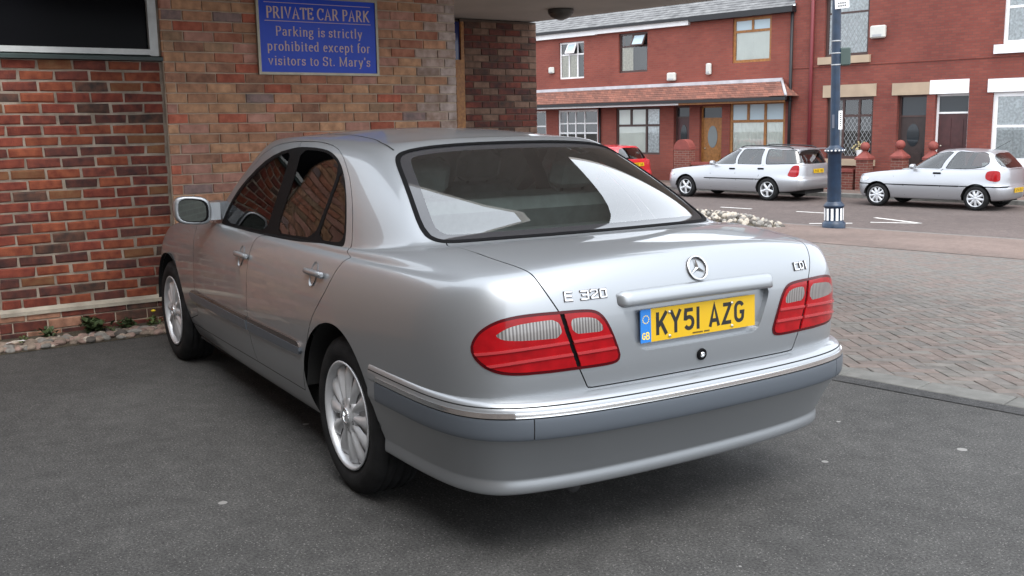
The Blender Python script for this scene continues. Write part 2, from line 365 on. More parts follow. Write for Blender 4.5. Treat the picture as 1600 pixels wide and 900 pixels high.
BX = np.array([-1.172,-1.168,-1.152,-1.115,-1.035,-.88,-.65,-.33]); BY = np.array([0,.25,.48,.685,.825,.892,.905,.907])
def bumper_grid():
    nx, ny = plan_normals(BX, BY); nx[-1], ny[-1] = 0, 1
    rows = [(.265,.22),(.258,.13),(.262,.100),(.29,.096),(.316,.104),(.322,.098),(.36,.080),(.42,.045),(.468,.014),(.476,.004),(.484,-.003),(.51,-.006),(.54,-.005),(.552,-.002),(.572,.0),(.580,.006),(.590,.014),(.599,.030),(.603,.06),(.604,.10)]
    lowf = np.array([1,1,1,1,.9,.7,.55,.5]); topf = np.array([1,1,1,1,.8,.55,.35,.3])
    out = []
    for z, d in rows:
        f = lowf if z < .49 else topf
        out.append(np.stack([BX-nx*d*f, BY-ny*d*f, np.full(8, z)], 1))
    return np.stack(out, 1)
# ------------------------------------------------------------------ stroke lettering (mesh strips, no font files)
def arc(cx, cy, rx, ry, a0, a1, n=10):
    return [(cx+rx*math.cos(math.radians(a0+(a1-a0)*i/n)), cy+ry*math.sin(math.radians(a0+(a1-a0)*i/n))) for i in range(n+1)]
def stroke(mb, pts, w, mtx, h=.001, thin=None):
    """flat ribbon along pts with mitred joins; thin = width of horizontal runs (for serif letters)"""
    P = [Vector((a, b)) for a, b in pts]; n = len(P); L, R = [], []
    closed = (P[0]-P[-1]).length < 1e-6
    for i in range(n):
        if closed: a, b = P[i-1] if i else P[-2], P[i+1] if i < n-1 else P[1]
        else: a, b = P[max(i-1, 0)], P[min(i+1, n-1)]
        d1 = (P[i]-a); d2 = (b-P[i]); d1 = d1.normalized() if d1.length > 1e-9 else d2.normalized(); d2 = d2.normalized() if d2.length > 1e-9 else d1
        t = (d1+d2); t = t.normalized() if t.length > 1e-6 else d1
        ww = w if thin is None else thin+(w-thin)*abs(t.y)**1.3
        nrm = Vector((-t.y, t.x)); k = 1/max(.5, nrm.dot(Vector((-d1.y, d1.x)))); L.append(P[i]+nrm*ww/2*k); R.append(P[i]-nrm*ww/2*k)
    v = [(p.x, p.y, h) for p in L]+[(p.x, p.y, h) for p in R]; f = [(i, n+i, n+i+1, i+1) for i in range(n-1)]
    mb.add(v, f, False, mtx)
# plate face: strokes in a box 50 wide 79 high
PLATE = {
 'K': (50, [[(7,0),(7,79)], [(46,79),(10,30)], [(21,44),(45,0)]]), 'Y': (50, [[(4,79),(25,38),(46,79)], [(25,42),(25,0)]]),
 '5': (50, [[(43,72),(11,72),(8,43)]+arc(25,27,18,20,130,-150,14)]), '1': (14, [[(7,0),(7,79)]]),
 'A': (50, [[(5,0),(25,76),(45,0)], [(11,22),(39,22)]]), 'Z': (50, [[(7,72),(42,72),(8,7),(45,7)]]),
 'G': (50, [arc(25,52,18,20,25,180,10)+arc(25,27,18,20,180,330,10)+[(43,38),(27,38)]]),
}
BLOCK = {  # squared badge letters in a box 20 wide 24 high
 'E': (20, [[(20,24),(2,24),(2,0),(20,0)], [(2,12),(18,12)]]), '3': (20, [[(1,23),(19,23),(19,0),(1,0)], [(5,12),(19,12)]]),
 '2': (20, [[(1,20),(4,24),(16,24),(19,20),(19,15),(2,4),(2,1),(20,1)]]), '0': (20, [[(2,1),(2,23),(18,23),(18,1),(2,1)]]),
 'C': (20, [[(20,23),(2,23),(2,1),(20,1)]]), 'D': (20, [[(2,1),(2,23),(13,23),(18,17),(18,7),(13,1),(2,1)]]), 'I': (5, [[(2.5,0),(2.5,24)]]),
}
def serifs(x, y, w): return ('s', [(x-w, y), (x+w, y)])
def seriffont():
    F = {}
    def st(x, y0, y1, sw=7): return [[(x, y0), (x, y1)], serifs(x, y0, sw), serifs(x, y1, sw)]
    F['P'] = (50, st(10,0,66)+[[(10,65)]+arc(27,48.5,15,16.5,90,-90)+[(10,32)]])
    F['R'] = (60, F['P'][1]+[[(26,32),(50,1)], serifs(51,0,7)])
    F['I'] = (26, st(13,0,66)); F['V'] = (62, [[(8,66),(31,1),(54,66)], serifs(8,66,8), serifs(54,66,8)])
    F['A'] = (64, [[(8,0),(31,66),(54,0)], [(17,23),(45,23)], serifs(8,0,8), serifs(54,0,9)])
    F['T'] = (56, st(28,0,66,8)[:2]+[[(4,65),(52,65)], [(4,66),(4,54)], [(52,66),(52,54)]])
    F['E'] = (54, st(10,0,66)[:1]+[serifs(8,0,5), serifs(8,66,5), [(10,65),(47,65),(47,53)], [(10,34),(36,34)], [(36,42),(36,26)], [(10,1),(47,1),(49,15)]])
    F['C'] = (60, [arc(34,33,28,33,45,315,18), [(54,66),(54,46)]])
    F['K'] = (62, st(10,0,66)+[[(50,66),(14,32)], [(22,38),(52,1)], serifs(50,66,7), serifs(54,0,7)])
    F['S'] = (48, [[(40,50)]+arc(23,49,16,16,20,235,12)+arc(24,17,17,17,60,-160,12), [(41,64),(41,48)], [(6,20),(6,2)]])
    F['M'] = (78, [[(12,0),(12,64)], [(12,64),(38,4),(64,64)], [(64,64),(64,0)], serifs(12,0,8), serifs(64,0,8), serifs(10,66,6), serifs(66,66,6)])
    F['a'] = (40, [[(8,36)]+arc(19,33,11,12,150,0,8)+[(30,8),(36,2)], arc(18,13,13,12,70,320,12)])
    F['r'] = (34, st(11,0,44,7)+[[(11,30)]+arc(22,34,10,10,160,40,6)])
    F['k'] = (46, st(10,0,68,6)+[[(38,44),(14,22)], [(19,27),(40,1)], serifs(37,44,6), serifs(41,0,6)])
    F['i'] = (24, st(12,0,44,7)+[[(12,56),(12,64)]]); F['l'] = (24, st(12,0,68,7))
    F['n'] = (46, st(10,0,44,6)+[[(10,30)]+arc(23,32,12,12,150,0,8)+[(35,0)], serifs(35,0,6)])
    F['h'] = (46, st(10,0,68,6)+[[(10,30)]+arc(23,32,12,12,150,0,8)+[(35,0)], serifs(35,0,6)])
    F['g'] = (42, [arc(19,29,13,14,0,360,16), arc(19,-9,16,11,0,360,16), [(28,40),(40,43)], [(12,17),(8,8),(14,3),(30,2)]])
    F['s'] = (34, [[(27,34)]+arc(16,33,10,11,20,235,10)+arc(17,12,11,12,60,-160,10), [(28,44),(28,33)], [(5,13),(5,1)]])
    F['t'] = (28, [[(12,56),(12,8)]+arc(19,8,7,8,180,310,6), [(3,43),(25,43)]])
    F['c'] = (38, [arc(21,22,15,22,50,315,16)]); F['o'] = (42, [arc(20,22,16,22,0,360,20)]); F['e'] = (38, [[(6,26),(34,26)]+arc(20,22,14,22,12,315,18)])
    F['p'] = (46, st(10,-20,44,6)+[arc(23,22,15,22,140,-140,14)]); F['b'] = (46, [[(10,0),(10,68)], serifs(7,68,5), arc(23,22,15,22,140,-140,14)])
    F['d'] = (46, [[(34,0),(34,68)], serifs(31,68,5), serifs(37,0,4), arc(21,22,15,22,40,320,14)])
    F['x'] = (44, [[(7,44),(36,0)], [(36,44),(7,0)], serifs(8,44,6), serifs(35,44,6), serifs(8,0,6), serifs(36,0,6)])
    F['f'] = (28, st(11,0,52,7)[:2]+[[(11,50)]+arc(20,56,9,12,180,40,6), [(3,43),(24,43)]])
    F['y'] = (44, [[(7,44),(22,2)], [(38,44),(17,-16),(8,-18)], serifs(8,44,6), serifs(36,44,6)]); F['v'] = (44, [[(7,44),(22,1),(37,44)], serifs(8,44,6), serifs(36,44,6)])
    F['.'] = (18, [[(8,0),(8,8)]]); F["'"] = (16, [[(8,68),(7,50)]]); F[' '] = (20, [])
    return F
def text(mb, s, font, mtx, size, box_h, w, thin=None, spread=1., gap=6, h=.001, fit=None):
    """write s centred at mtx origin; size = letter height in metres"""
    k = size/box_h; adv = [font[c][0]+gap if c in font else 22 for c in s]; tot = sum(adv)-gap; kx = k*spread
    if fit: kx = fit/tot
    x = -tot/2
    for c, a in zip(s, adv):
        if c in font:
            for i, p in enumerate(font[c][1]):
                if p and p[0] == 's': stroke(mb, [((x+q)*kx, r*k) for q, r in p[1]], w*k*.45, mtx, h+.0002*i)
                elif p: stroke(mb, [((x+q)*kx, r*k) for q, r in p], w*k, mtx, h+.0002*i, None if thin is None else thin*k)
        x += a
    return tot*kx
# ------------------------------------------------------------------ the silver saloon
def wheel_shape(parent, name, x, y, z, R=.321, rim=.218, width=.21, side=1, spokes='petal', n=12, steer=0., mats=('tyre', 'alloy'), star=False, lod=1):
    """wheel as part with tyre, rim, brake disc sub-parts; axle along y, outer face towards side"""
    w = bpy.data.objects.new(name, None); w.empty_display_size = .05; link(w, parent); w.location = (x, y, z); w.rotation_euler = (0, 0, steer)
    mt = Matrix.Rotation(-math.pi/2*side, 4, 'X')          # local +z -> outward
    H = width/2; nn = 64 if lod else 32
    prof = [(rim-.012, -H+.02), (rim+.03, -H), (R-.03, -H+.004), (R-.008, -H+.018), (R, -H+.04)]
    if lod:
        for g in (-.055, -.02, .02, .055): prof += [(R, g-.004), (R-.004, g-.003), (R-.004, g+.003), (R, g+.004)]
    prof += [(R, H-.04), (R-.008, H-.018), (R-.03, H-.004), ((R+rim)/2+.004, H+.004), (rim+.022, H), (rim+.010, H-.006), (rim-.004, H-.012)]
    MB().lathe(prof, nn, mt, True, (False, False)).build('tyre', mats[0], w)
    rm = MB(); rb = rim
    rm.lathe([(rb, H-.006), (rb+.003, H-.002), (rb-.004, H+.001), (rb-.011, H-.006), (rb-.018, H-.03), (rb-.024, -H+.03)], nn, mt, True, (False, False))
    if spokes == 'petal':
        for k in range(n):
            a0 = 2*math.pi*k/n; v = []; f = []
            st = [(.045, .020, -.010), (.085, .017, -.008), (.125, .022, -.008), (.165, .034, -.012), (.192, .037, -.018), (.209, .024, -.034)]
            for r, hw, d in st:
                r *= rim/.218; c, s_ = math.cos(a0), math.sin(a0)
                for q, dz in ((-1, -.016), (-.55, -.002), (0, .003), (.55, -.002), (1, -.016)):
                    v.append((c*r-s_*hw*q, s_*r+c*hw*q, H+d+dz))
            for i in range(len(st)-1):
                for j in range(4): f.append((i*5+j, i*5+5+j, i*5+6+j, i*5+1+j))
            rm.add(v, f, True, mt)
    else:
        for k in range(n):
            a0 = 2*math.pi*k/n+math.pi/2; v = []; f = []
            wf = 1.45 if spokes == 'five' else 1.35; st = [(.03, .035, -.005), (.08, .026*wf, -.004), (.13, .022*wf, -.006), (.17, .026*wf, -.012), (.20, .036*wf, -.02)]
            for r, hw, d in st:
                r *= rim/.205; c, s_ = math.cos(a0), math.sin(a0)
                for q, dz in ((-1, -.02), (-.7, 0), (.7, 0), (1, -.02)): v.append((c*r-s_*hw*q, s_*r+c*hw*q, H+d+dz))
            for i in range(len(st)-1):
                for j in range(3): f.append((i*4+j, i*4+4+j, i*4+5+j, i*4+1+j))
            rm.add(v, f, True, mt)
    if spokes == 'petal': rm.lathe([(.05, H-.028), (.11, H-.030), (.155, H-.036), (.182, H-.050), (.190, H-.075)], nn, mt, True, (False, False))
    hub = [(.078, H-.030), (.074, H-.012), (.060, H-.008), (.036, H-.009), (.034, H-.004), (.020, H-.001), (.001, H)]
    rm.lathe(hub, 28 if lod else 14, mt, True, (False, False))
    ro = rm.build('rim', mats[1], w, flat=True)
    if lod:
        for k in range(5):
            a = 2*math.pi*k/5+.3; MB().lathe([(.009, H-.02), (.009, H-.0085), (.0065, H-.007), (.006, H-.012)], 10, mt @ Matrix.Translation((.056*math.cos(a), .056*math.sin(a), 0))).build('wheel_bolt', 'alloy_dark', w)
        if star:
            sb = MB()
            for k in range(3):
                a = 2*math.pi*k/3+math.pi/2; sb.add([(.0045*math.cos(a+1.57), .0045*math.sin(a+1.57), H), (.0045*math.cos(a-1.57), .0045*math.sin(a-1.57), H), (.027*math.cos(a), .027*math.sin(a), H-.001), (0, 0, H+.006)], [(0, 3, 2), (1, 2, 3)], False, mt)
            sb.tube([tuple(mt @ Vector((.029*math.cos(t*.2618), .029*math.sin(t*.2618), H-.001))) for t in range(24)], .003, 6, True, True)
            sb.build('hub_emblem', 'chrome', w)
    MB().lathe([(.150, H-.075), (.150, H-.085), (.06, H-.085)], 32 if lod else 16, mt, False, (True, False)).build('brake_disc', 'alloy_dark', w)
    MB().lathe([(rim-.02, -H+.04), (.02, -H+.04)], nn, mt, False, (False, True)).build('wheel_back', 'under', w)
    return w

def saloon():
    car = empty('saloon_car', (0, 0, 0), label='large silver four-door saloon parked nose to the brick wall, rear towards us', cat='car')
    S = Surf(saloon_grid())
    UV, T = S.grid([16,16,16,14,12,12,12,12,12,12,14,14,14,12,10,10,8,6,5], [3,3,4,4,4,4,4,4,4,4,4,3,5,6,5,4,9,9,5,4,6,6][:S.nv-1])
    # wheel arches
    P = S.ev(UV)
    for cx in (.03, 2.80):
        P = S.ev(UV); f = np.hypot(P[:, 0]-cx, (P[:, 2]-.318))-.372; f = np.where(P[:, 1] > .6, f, 1.)
        _, (UV, T) = clip(UV, T, f)
    sp = smooth_poly
    lamp = sp([(2.389,7.579),(2.02,7.49),(1.82,7.36),(1.692,7.032),(1.57,6.268),(1.423,4.886),(1.412,4.551),(1.488,4.319),(1.773,4.307),(2.096,4.327),(2.676,4.353),(3.288,4.487),(3.753,4.866),(4.089,5.439),(4.253,6.002),(4.23,6.45),(4.065,7.01),(3.695,7.512),(3.261,7.70),(2.865,7.70)])
    rw = sp([(0,17.80),(.6,17.80),(1.4,17.79),(2.1,17.76),(2.75,17.66),(2.98,17.45),(3.10,17.0),(3.20,16.2),(3.23,15.6),(3.12,15.22),(2.85,15.05),(2.4,14.98),(1.4,14.98),(.6,14.98),(0,14.98),(-.6,14.98),(-.6,17.80)])
    dlo = sp([(11.95,12.0),(11.2,11.2),(10.3,11.3),(9.06,12.3),(7.6,14.3),(7.05,14.75),(6.74,15.22),(6.44,16.17),(6.28,16.95),(6.35,17.38),(6.94,17.69),(7.9,17.79),(9.1,17.80),(9.68,17.77),(10.99,17.56),(11.86,17.17),(12.42,16.5),(12.52,15.9),(12.36,15.2)], it=1)
    fg = sp([(12.10,15.10),(12.36,15.75),(12.16,16.43),(11.62,17.07),(10.79,17.45),(9.90,17.62),(9.95,16.94),(10.09,16.08),(10.24,15.06),(11.1,15.02)], it=1)
    rg = sp([(9.08,17.67),(7.88,17.68),(7.05,17.58),(6.6,17.33),(6.55,17.2),(7.58,16.2),(8.22,15.1),(8.98,15.05),(9.78,15.06),(9.55,16.1),(9.27,17.0)], it=1)
    qg = sp([(6.38,17.15),(6.40,16.78),(6.54,16.17),(6.78,15.37),(7.10,15.06),(7.57,15.03),(8.06,15.09),(7.48,16.15)], it=1)
    lid = np.concatenate([sp([(2.80,15.0),(2.93,14.25),(3.05,12.35),(2.90,10.98),(2.79,10.2),(2.66,9.156),(2.54,8.33),(2.42,7.58)], False)])
    lid2 = np.array([(2.1,4.34),(2.0,3.6),(1.94,3.15),(0,3.15),(-1,3.15)])
    frame_l = sp([(13.40,15.35),(13.30,15.9),(12.9,16.9),(12.05,17.72),(10.88,17.98),(9.52,18.08),(7.82,18.10),(6.49,17.90),(6.02,17.53),(5.96,16.96),(6.08,16.28),(6.38,15.22),(6.66,14.76),(7.03,14.0),(7.55,13.0),(8.08,12.0),(8.25,11.0),(8.28,10.2),(8.36,9.16),(8.50,7.62),(8.73,6.41),(8.91,5.57),(9.06,4.17),(9.33,2.22)], False)
    split = sp([(10.30,11.9),(10.52,10.9),(10.62,9.45),(10.635,8.13),(10.64,6.58),(10.64,5.05),(10.63,3.61),(10.62,2.23)], False)
    fdoor = sp([(13.40,15.35),(13.2,13.0),(13.06,11.0),(13.03,9.0),(12.83,5.94),(12.86,4.7),(12.86,3.68),(12.94,2.12)], False)
    sill = np.array([(14.0,2.0),(12.94,2.11),(10.62,2.23),(9.33,2.22)])
    def take(f):
        nonlocal UV, T
        (a, b), (UV, T) = clip(UV, T, f); return a, b
    parts = {}; split_mid = np.array([(2.311,6.539),(2.216,5.519)])
    # lamps
    a, b = take(sdist(S, UV, lamp)-.003); lu, lt = a, b
    # rear window: seal, glass
    a, b = take(sdist(S, UV, rw)-.020); gu, gt = a, b
    a, b = take(sdist(S, UV, dlo)); du, dt = a, b
    # plate recess in the tail (rear face coordinates y,z)
    def recess_f(uv):
        p = S.ev(uv); y, z = np.abs(p[:, 1]), p[:, 2]
        hw = .272+(z-.712)*(.338-.272)/(.86-.712); qx, qz = (y-hw)*.9+.03, np.abs(z-.785)-.079+.03; d = np.hypot(np.maximum(qx, 0), np.maximum(qz, 0))+np.minimum(np.maximum(qx, qz), 0)-.03
        return np.where(p[:, 0] < -.9, d, 1.)
    a, b = take(recess_f(UV)); ru, rtt = a, b
    # panels: two signed cuts leave a narrow recessed gap round each
    w = .0021; gaps = []; got = {}
    lid_poly = np.concatenate([lid, split_mid, lid2, [(-1,15.0)]])
    doors = np.concatenate([frame_l, sill[::-1][1:], fdoor[::-1][1:]])
    def panel(poly, name):
        a, b = take(sdist(S, UV, poly)-w); inn, gp = clip(a, b, sdist(S, a, poly)+w); gaps.append(gp); return inn
    lidm = panel(lid_poly, 'boot_lid'); dm = panel(doors, 'doors')
    half = np.concatenate([split, [(10.62,0.),(4,0.),(4,20),(9.45,20),(9.45,17.9)]])
    a, b2 = clip(*dm, sdist(S, dm[0], half)-w); rd, gp = clip(*a, sdist(S, a[0], half)+w); gaps.append(gp)
    for mir in (None, 'only'):
        for nm, m_ in (('rear_door', rd), ('front_door', b2)):
            o = emit(nm, S, *m_, M['silver'], car, mirror=mir); parts[nm if mir is None else nm+'_r'] = o
    parts['boot_lid'] = emit('boot_lid', S, *lidm, M['silver'], car, mirror='both')
    emit('body_shell', S, UV, T, M['silver'], car, mirror='both')
    for i, (a, b) in enumerate(gaps):
        emit('shut_line', S, a, b, M['gap'], car, off=-.006, mirror='both')
        # ribbon walls: a wider strip under the gap keeps light out
    # boot recess
    emit('plate_recess', S, ru, rtt, M['silver'], parts.get('boot_lid', car), off=-.022, thick=-.022, mirror='both')
    # rear glass
    sdv = sdist(S, gu, rw); (iu, it_), (su, st_) = clip(gu, gt, sdv)
    emit('rear_window_seal', S, su, st_, M['black_gloss'], car, off=.003, thick=.012, mirror='both')
    sdv = sdist(S, iu, rw)+.045; (cu, ct), (fu, ft) = clip(iu, it_, sdv)
    gl = emit('rear_window', S, cu, ct, M['glass'], car, off=-.001, mirror='both')
    emit('black_glass_border', S, fu, ft, M['frit'], gl, off=-.001, mirror='both')
    # rear lamps
    # lamps: boundary ring, split bar, clear band
    split_l = np.array([(2.43,7.893),(2.389,7.579),(2.311,6.539),(2.216,5.519),(2.096,4.337),(2.061,4.07)])
    co = sp([(3.719,6.698),(3.521,6.997),(3.268,7.198),(2.874,7.248),(2.45,7.211),(2.38,6.168),(2.814,6.236),(3.277,6.353),(3.567,6.505)], it=1)
    ci = sp([(2.26,7.05),(2.113,7.12),(1.845,6.99),(1.748,6.702),(1.69,6.381),(1.70,6.161),(1.973,6.219),(2.19,6.25)], it=1)
    (edge, _e) = clip(lu, lt, -(sdist(S, lu, lamp)+.007))
    iu, itt = _e
    (bar, (iu, itt)) = clip(iu, itt, seg_dist(S, iu, split_l, False)-.0075)
    (c1, (iu, itt)) = clip(iu, itt, sdist(S, iu, co)); (c2, (iu, itt)) = clip(iu, itt, sdist(S, iu, ci))
    lines = []
    for v0 in (5.86, 5.18):
        h = np.array([(4.2, v0+.1), (3.2, v0), (2.0, v0), (1.2, v0)])
        hi, lo = clip(iu, itt, v0+.07-iu[:, 1]); r_, lo = clip(*lo, v0-.07-lo[0][:, 1]); lines.append(r_)
        n0 = len(hi[0]); iu, itt = np.concatenate([hi[0], lo[0]]), np.concatenate([hi[1], lo[1]+n0])
    for mir in (None, 'only'):
        lp = empty('rear_lamp', parent=car)
        emit('lens_edge', S, *edge, M['lamp_dark'], lp, off=.002, thick=.01, mirror=mir)
        emit('split_bar', S, *bar, M['black_gloss'], lp, off=-.002, mirror=mir)
        emit('red_lens', S, iu, itt, M['lamp_red'], lp, off=.004, thick=.008, mirror=mir)
        emit('clear_lens', S, *c1, M['lamp_clear'], lp, off=.004, thick=.008, mirror=mir); emit('clear_lens', S, *c2, M['lamp_clear'], lp, off=.004, thick=.008, mirror=mir)
        for r_ in lines: emit('lens_rib', S, *r_, M['lamp_rib'], lp, off=.0085, thick=.008, mirror=mir)
    # side glass
    for mir in (None, 'only'):
        q = (du, dt); pcs = []
        for poly in (fg, rg, qg):
            ins, q = clip(*q, sdist(S, q[0], poly)); pcs.append(ins)
        emit('window_surround', S, *q, M['black_gloss'], car, off=.0, mirror=mir)
        for nm, pc in zip(('front_side_window', 'rear_side_window', 'quarter_window'), pcs): emit(nm, S, *pc, M['glass_side'], car, off=-.002, mirror=mir)
    # windscreen and bonnet lines stay part of the shell; front glass
    # bumper with pad and bright strip
    B = Surf(bumper_grid(), (True, False), False, sharpen=False); UV, T = B.grid([16,16,14,14,14,12,10], [2,2,3,3,3,3,4,4,3,3,3,3,3,4,3,3,3,3,3])
    P = B.ev(UV); _, (UV, T) = clip(UV, T, np.hypot(P[:, 0]-.03, P[:, 2]-.318)-.385)
    zz = lambda uv: B.ev(uv)[:, 2]
    bp = empty('rear_bumper', parent=car)
    end = lambda uv: (B.ev(uv)[:, 0]+.40)                  # trims stop before the arch
    vt = np.linspace(0, B.nv-1, 4000); zt = B.ev(np.stack([np.zeros(4000), vt], 1))[:, 2]; k0 = int(np.argmin(zt))
    def v_of(z): return float(np.interp(z, zt[k0:], vt[k0:]))
    def band(z0, z1, trim=True):
        nonlocal UV, T
        a_, rest_ = clip(UV, T, UV[:, 1]-v_of(z1)); lo2, mid = clip(*a_, a_[0][:, 1]-v_of(z0)); UVs, Ts, n_ = [], [], 0
        ins_, out_ = clip(*mid, end(mid[0])) if trim else (mid, pack(mid[0], mid[1][:0]))
        for u_, t_ in (rest_, lo2, out_): UVs.append(u_); Ts.append(t_+n_); n_ += len(u_)
        UV, T = np.concatenate(UVs), np.concatenate(Ts).astype(int); return ins_
    pad = band(.480, .546); gr_ = band(.546, .5505); chr_ = band(.5505, .5665); ln = band(.5795, .5835, False)
    emit('bumper_cover', B, UV, T, M['silver'], bp, mirror='both')
    lo_, up_ = clip(*pad, pad[0][:, 0]-3.06); ps, up_ = clip(*up_, up_[0][:, 0]-3.08)
    emit('rubbing_pad', B, *lo_, M['trim_grey'], bp, off=.005, thick=.006, mirror='both'); emit('pad_joint', B, *ps, M['gap'], bp, off=.001)
    emit('pad_joint', B, *ps, M['gap'], bp, off=.001, mirror='only'); emit('rubbing_pad', B, *up_, M['trim_grey'], bp, off=.005, thick=.006); emit('rubbing_pad', B, *up_, M['trim_grey'], bp, off=.005, thick=.006, mirror='only')
    emit('chrome_strip', B, *chr_, M['chrome'], bp, off=.004, thick=.005, mirror='both'); emit('bumper_groove', B, *ln, M['gap'], bp, off=-.001, mirror='both'); emit('bumper_groove', B, *gr_, M['gap'], bp, off=-.001, mirror='both')
    # side moulding
    mo = sp(np.array([(13.58,4.46),(10.70,4.50),(9.28,4.56),(9.18,4.5),(9.17,4.02),(9.26,3.94),(10.75,3.84),(13.58,3.84)]), it=1)
    u0, t0 = S.grid([1]*8+[24,30,30,24,10,1,1,1,1,1,1], [1]*3+[24,24]+[1]*(S.nv-6)); m_ = (u0[t0].mean(1)[:, 0] > 8.8) & (u0[t0].mean(1)[:, 0] < 13.8); u0, t0 = pack(u0, t0[m_])
    (mu, mt_), _ = clip(u0, t0, sdist(S, u0, mo))
    for uu, nm in (((10.66, 13.7), 'door_moulding'), ((8.0, 10.60), 'door_moulding')):
        (a, _) = clip(mu, mt_, np.maximum(uu[0]-mu[:, 0], mu[:, 0]-uu[1]))
        (top_, low_) = clip(*a, 4.30-a[0][:, 1])
        for mir in (None, 'only'):
            o = emit(nm, S, *low_, M['trim_grey'], car, off=.012, thick=.012, mirror=mir)
            emit('chrome_insert', S, *top_, M['trim_dark'], o, off=.010, thick=.01, mirror=mir)
    return car, S, B, parts
car, S, B, parts = saloon()
def surf_frame(s, uv, off=0.):
    """frame on a car surface: local z outward, y up"""
    uv = np.asarray(uv, float)[None]; p = s.ev(uv)[0]; n = s.nrm(uv)[0]
    z = Vector(n); x = Vector((0, 0, 1)).cross(z).normalized(); y = z.cross(x); o = Vector(p)+z*off
    return Matrix(((x.x, y.x, z.x, o.x), (x.y, y.y, z.y, o.y), (x.z, y.z, z.z, o.z), (0, 0, 0, 1)))
def rear_at(y, z, off=0.):
    f = surf_frame(S, S.rear([(abs(y), z)])[0], off)
    if y < 0: f = Matrix.Diagonal((1, -1, 1, 1)) @ f @ Matrix.Diagonal((-1, 1, 1, 1))
    return f
def saloon_details():
    lid = parts['boot_lid']
    # three-pointed star
    f = rear_at(1e-3, .957, .004); mb = MB(); R = .041
    mb.tube([tuple(f @ Vector((R*math.cos(t*math.pi/18), R*math.sin(t*math.pi/18), .002))) for t in range(36)], .0028, 8, True, True)
    for k in range(3):
        a = math.pi/2+2*math.pi*k/3; c, s_ = math.cos(a), math.sin(a)
        mb.add([(-s_*.0065, c*.0065, 0), (s_*.0065, -c*.0065, 0), (c*R, s_*R, 0), (0, 0, .007)], [(0, 3, 2), (1, 2, 3)], False, f)
    st_ = mb.build('star_emblem', 'chrome', lid, flat=True); t2 = MB()
    t2.tube([tuple(f @ Vector((R*math.cos(t*math.pi/18), R*math.sin(t*math.pi/18), -.0028))) for t in range(36)], .0034, 8, True, True)
    t2.build('star_shadow_ring', 'trim_dark', st_)  # dark ring that stands in for the emblem's shadow line
    # grip bar above the plate: lofted bar following the tail
    ys = np.linspace(0, .352, 15); v = []; fc = []
    prof = [(.862,-.004),(.8645,.014),(.869,.026),(.876,.029),(.905,.022),(.914,.012),(.917,-.004)]
    rows = []
    for y in np.concatenate([-ys[::-1][:-1], ys]):
        t = abs(y)/.352; sh = max(0., (t-.93)/.07); fr = rear_at(y if abs(y) > 1e-6 else 1e-3, .89)
        p0 = fr.translation; n = (fr.to_3x3() @ Vector((0, 0, 1)))
        for z, d in prof: v.append((p0.x+n.x*d*(1-sh*.9), y+0*d, p0.z+(z-.892)*(1-sh*.35)-.004*t*t))
    m = len(prof); q = len(v)//m
    fc = [(i*m+j, i*m+j+1, (i+1)*m+j+1, (i+1)*m+j) for i in range(q-1) for j in range(m-1)]+[tuple(range(m)), tuple(range((q-1)*m, q*m))[::-1]]
    MB().add(v, fc, True).build('grip_bar', 'silver', lid)
    # lock
    f = rear_at(1e-3, .662, .001); MB().lathe([(.021,0),(.020,.005),(.012,.006),(.012,.003),(.010,.003),(.010,.006),(.004,.007),(.004,.002)], 28, f, True, (False, True)).build('boot_lock', 'black_gloss', lid)
    MB().lathe([(.0095,.004),(.0085,.0085),(.003,.0085),(.003,.004)], 20, f, True, (False, True)).build('lock_barrel', 'chrome', lid)
    # badges
    badge = [('E', .560, 0), ('3', .500, 1), ('2', .466, 1), ('0', .432, 1)]
    for y, ch in ((.528,'E'),(.470,'3'),(.436,'2'),(.402,'0'),(-.497,'C'),(-.529,'D'),(-.555,'I')):
        f = rear_at(y, .912 if y > 0 else .918, .001); mb = MB(); t2 = MB()
        for i, st in enumerate(BLOCK[ch][1]):
            k = .027/24; w_ = BLOCK[ch][0]
            pts = [((a-w_/2)*k*1.18, (b-12)*k) for a, b in st]
            for p, q in zip(pts[:-1], pts[1:]):
                d = Vector((q[0]-p[0], q[1]-p[1])); L = d.length; ang = math.atan2(d.y, d.x)
                mb.box((0, 0, .002), (L+.0036, .0037, .004), f @ Matrix.Translation(((p[0]+q[0])/2, (p[1]+q[1])/2, .0002*i)) @ Matrix.Rotation(ang, 4, 'Z'))
        bt = mb.build('badge_letter', 'chrome', lid)
        for i, st in enumerate(BLOCK[ch][1]):
            pts = [((a-w_/2)*k*1.18, (b-12)*k) for a, b in st]
            for p, q in zip(pts[:-1], pts[1:]):
                d = Vector((q[0]-p[0], q[1]-p[1])); L = d.length; ang = math.atan2(d.y, d.x)
                t2.box((0, 0, .0004), (L+.0082, .0082, .0012), f @ Matrix.Translation(((p[0]+q[0])/2, (p[1]+q[1])/2-.0008, .00007*i)) @ Matrix.Rotation(ang, 4, 'Z'))
        t2.build('badge_shadow_line', 'trim_dark', bt)  # dark outline painted as each letter's shadow line
    # number plate
    f = rear_at(1e-3, .787, -.012); x_ = f.to_3x3() @ Vector((1, 0, 0)); f = frame(f.translation, (0, -1, 0), None, f.to_3x3() @ Vector((0, 0, 1)))
    pl = empty('number_plate', parent=car)
    MB().box((.022, 0, 0), (.476, .111, .004), f).build('plate_face', 'plate_y', pl)
    MB().box((-.238, 0, 0), (.044, .111, .004), f).build('country_band', 'plate_blue', pl)
    chars = [('K', -.170), ('Y', -.109), ('5', -.050), ('1', -.009), ('A', .066), ('Z', .125), ('G', .184)]
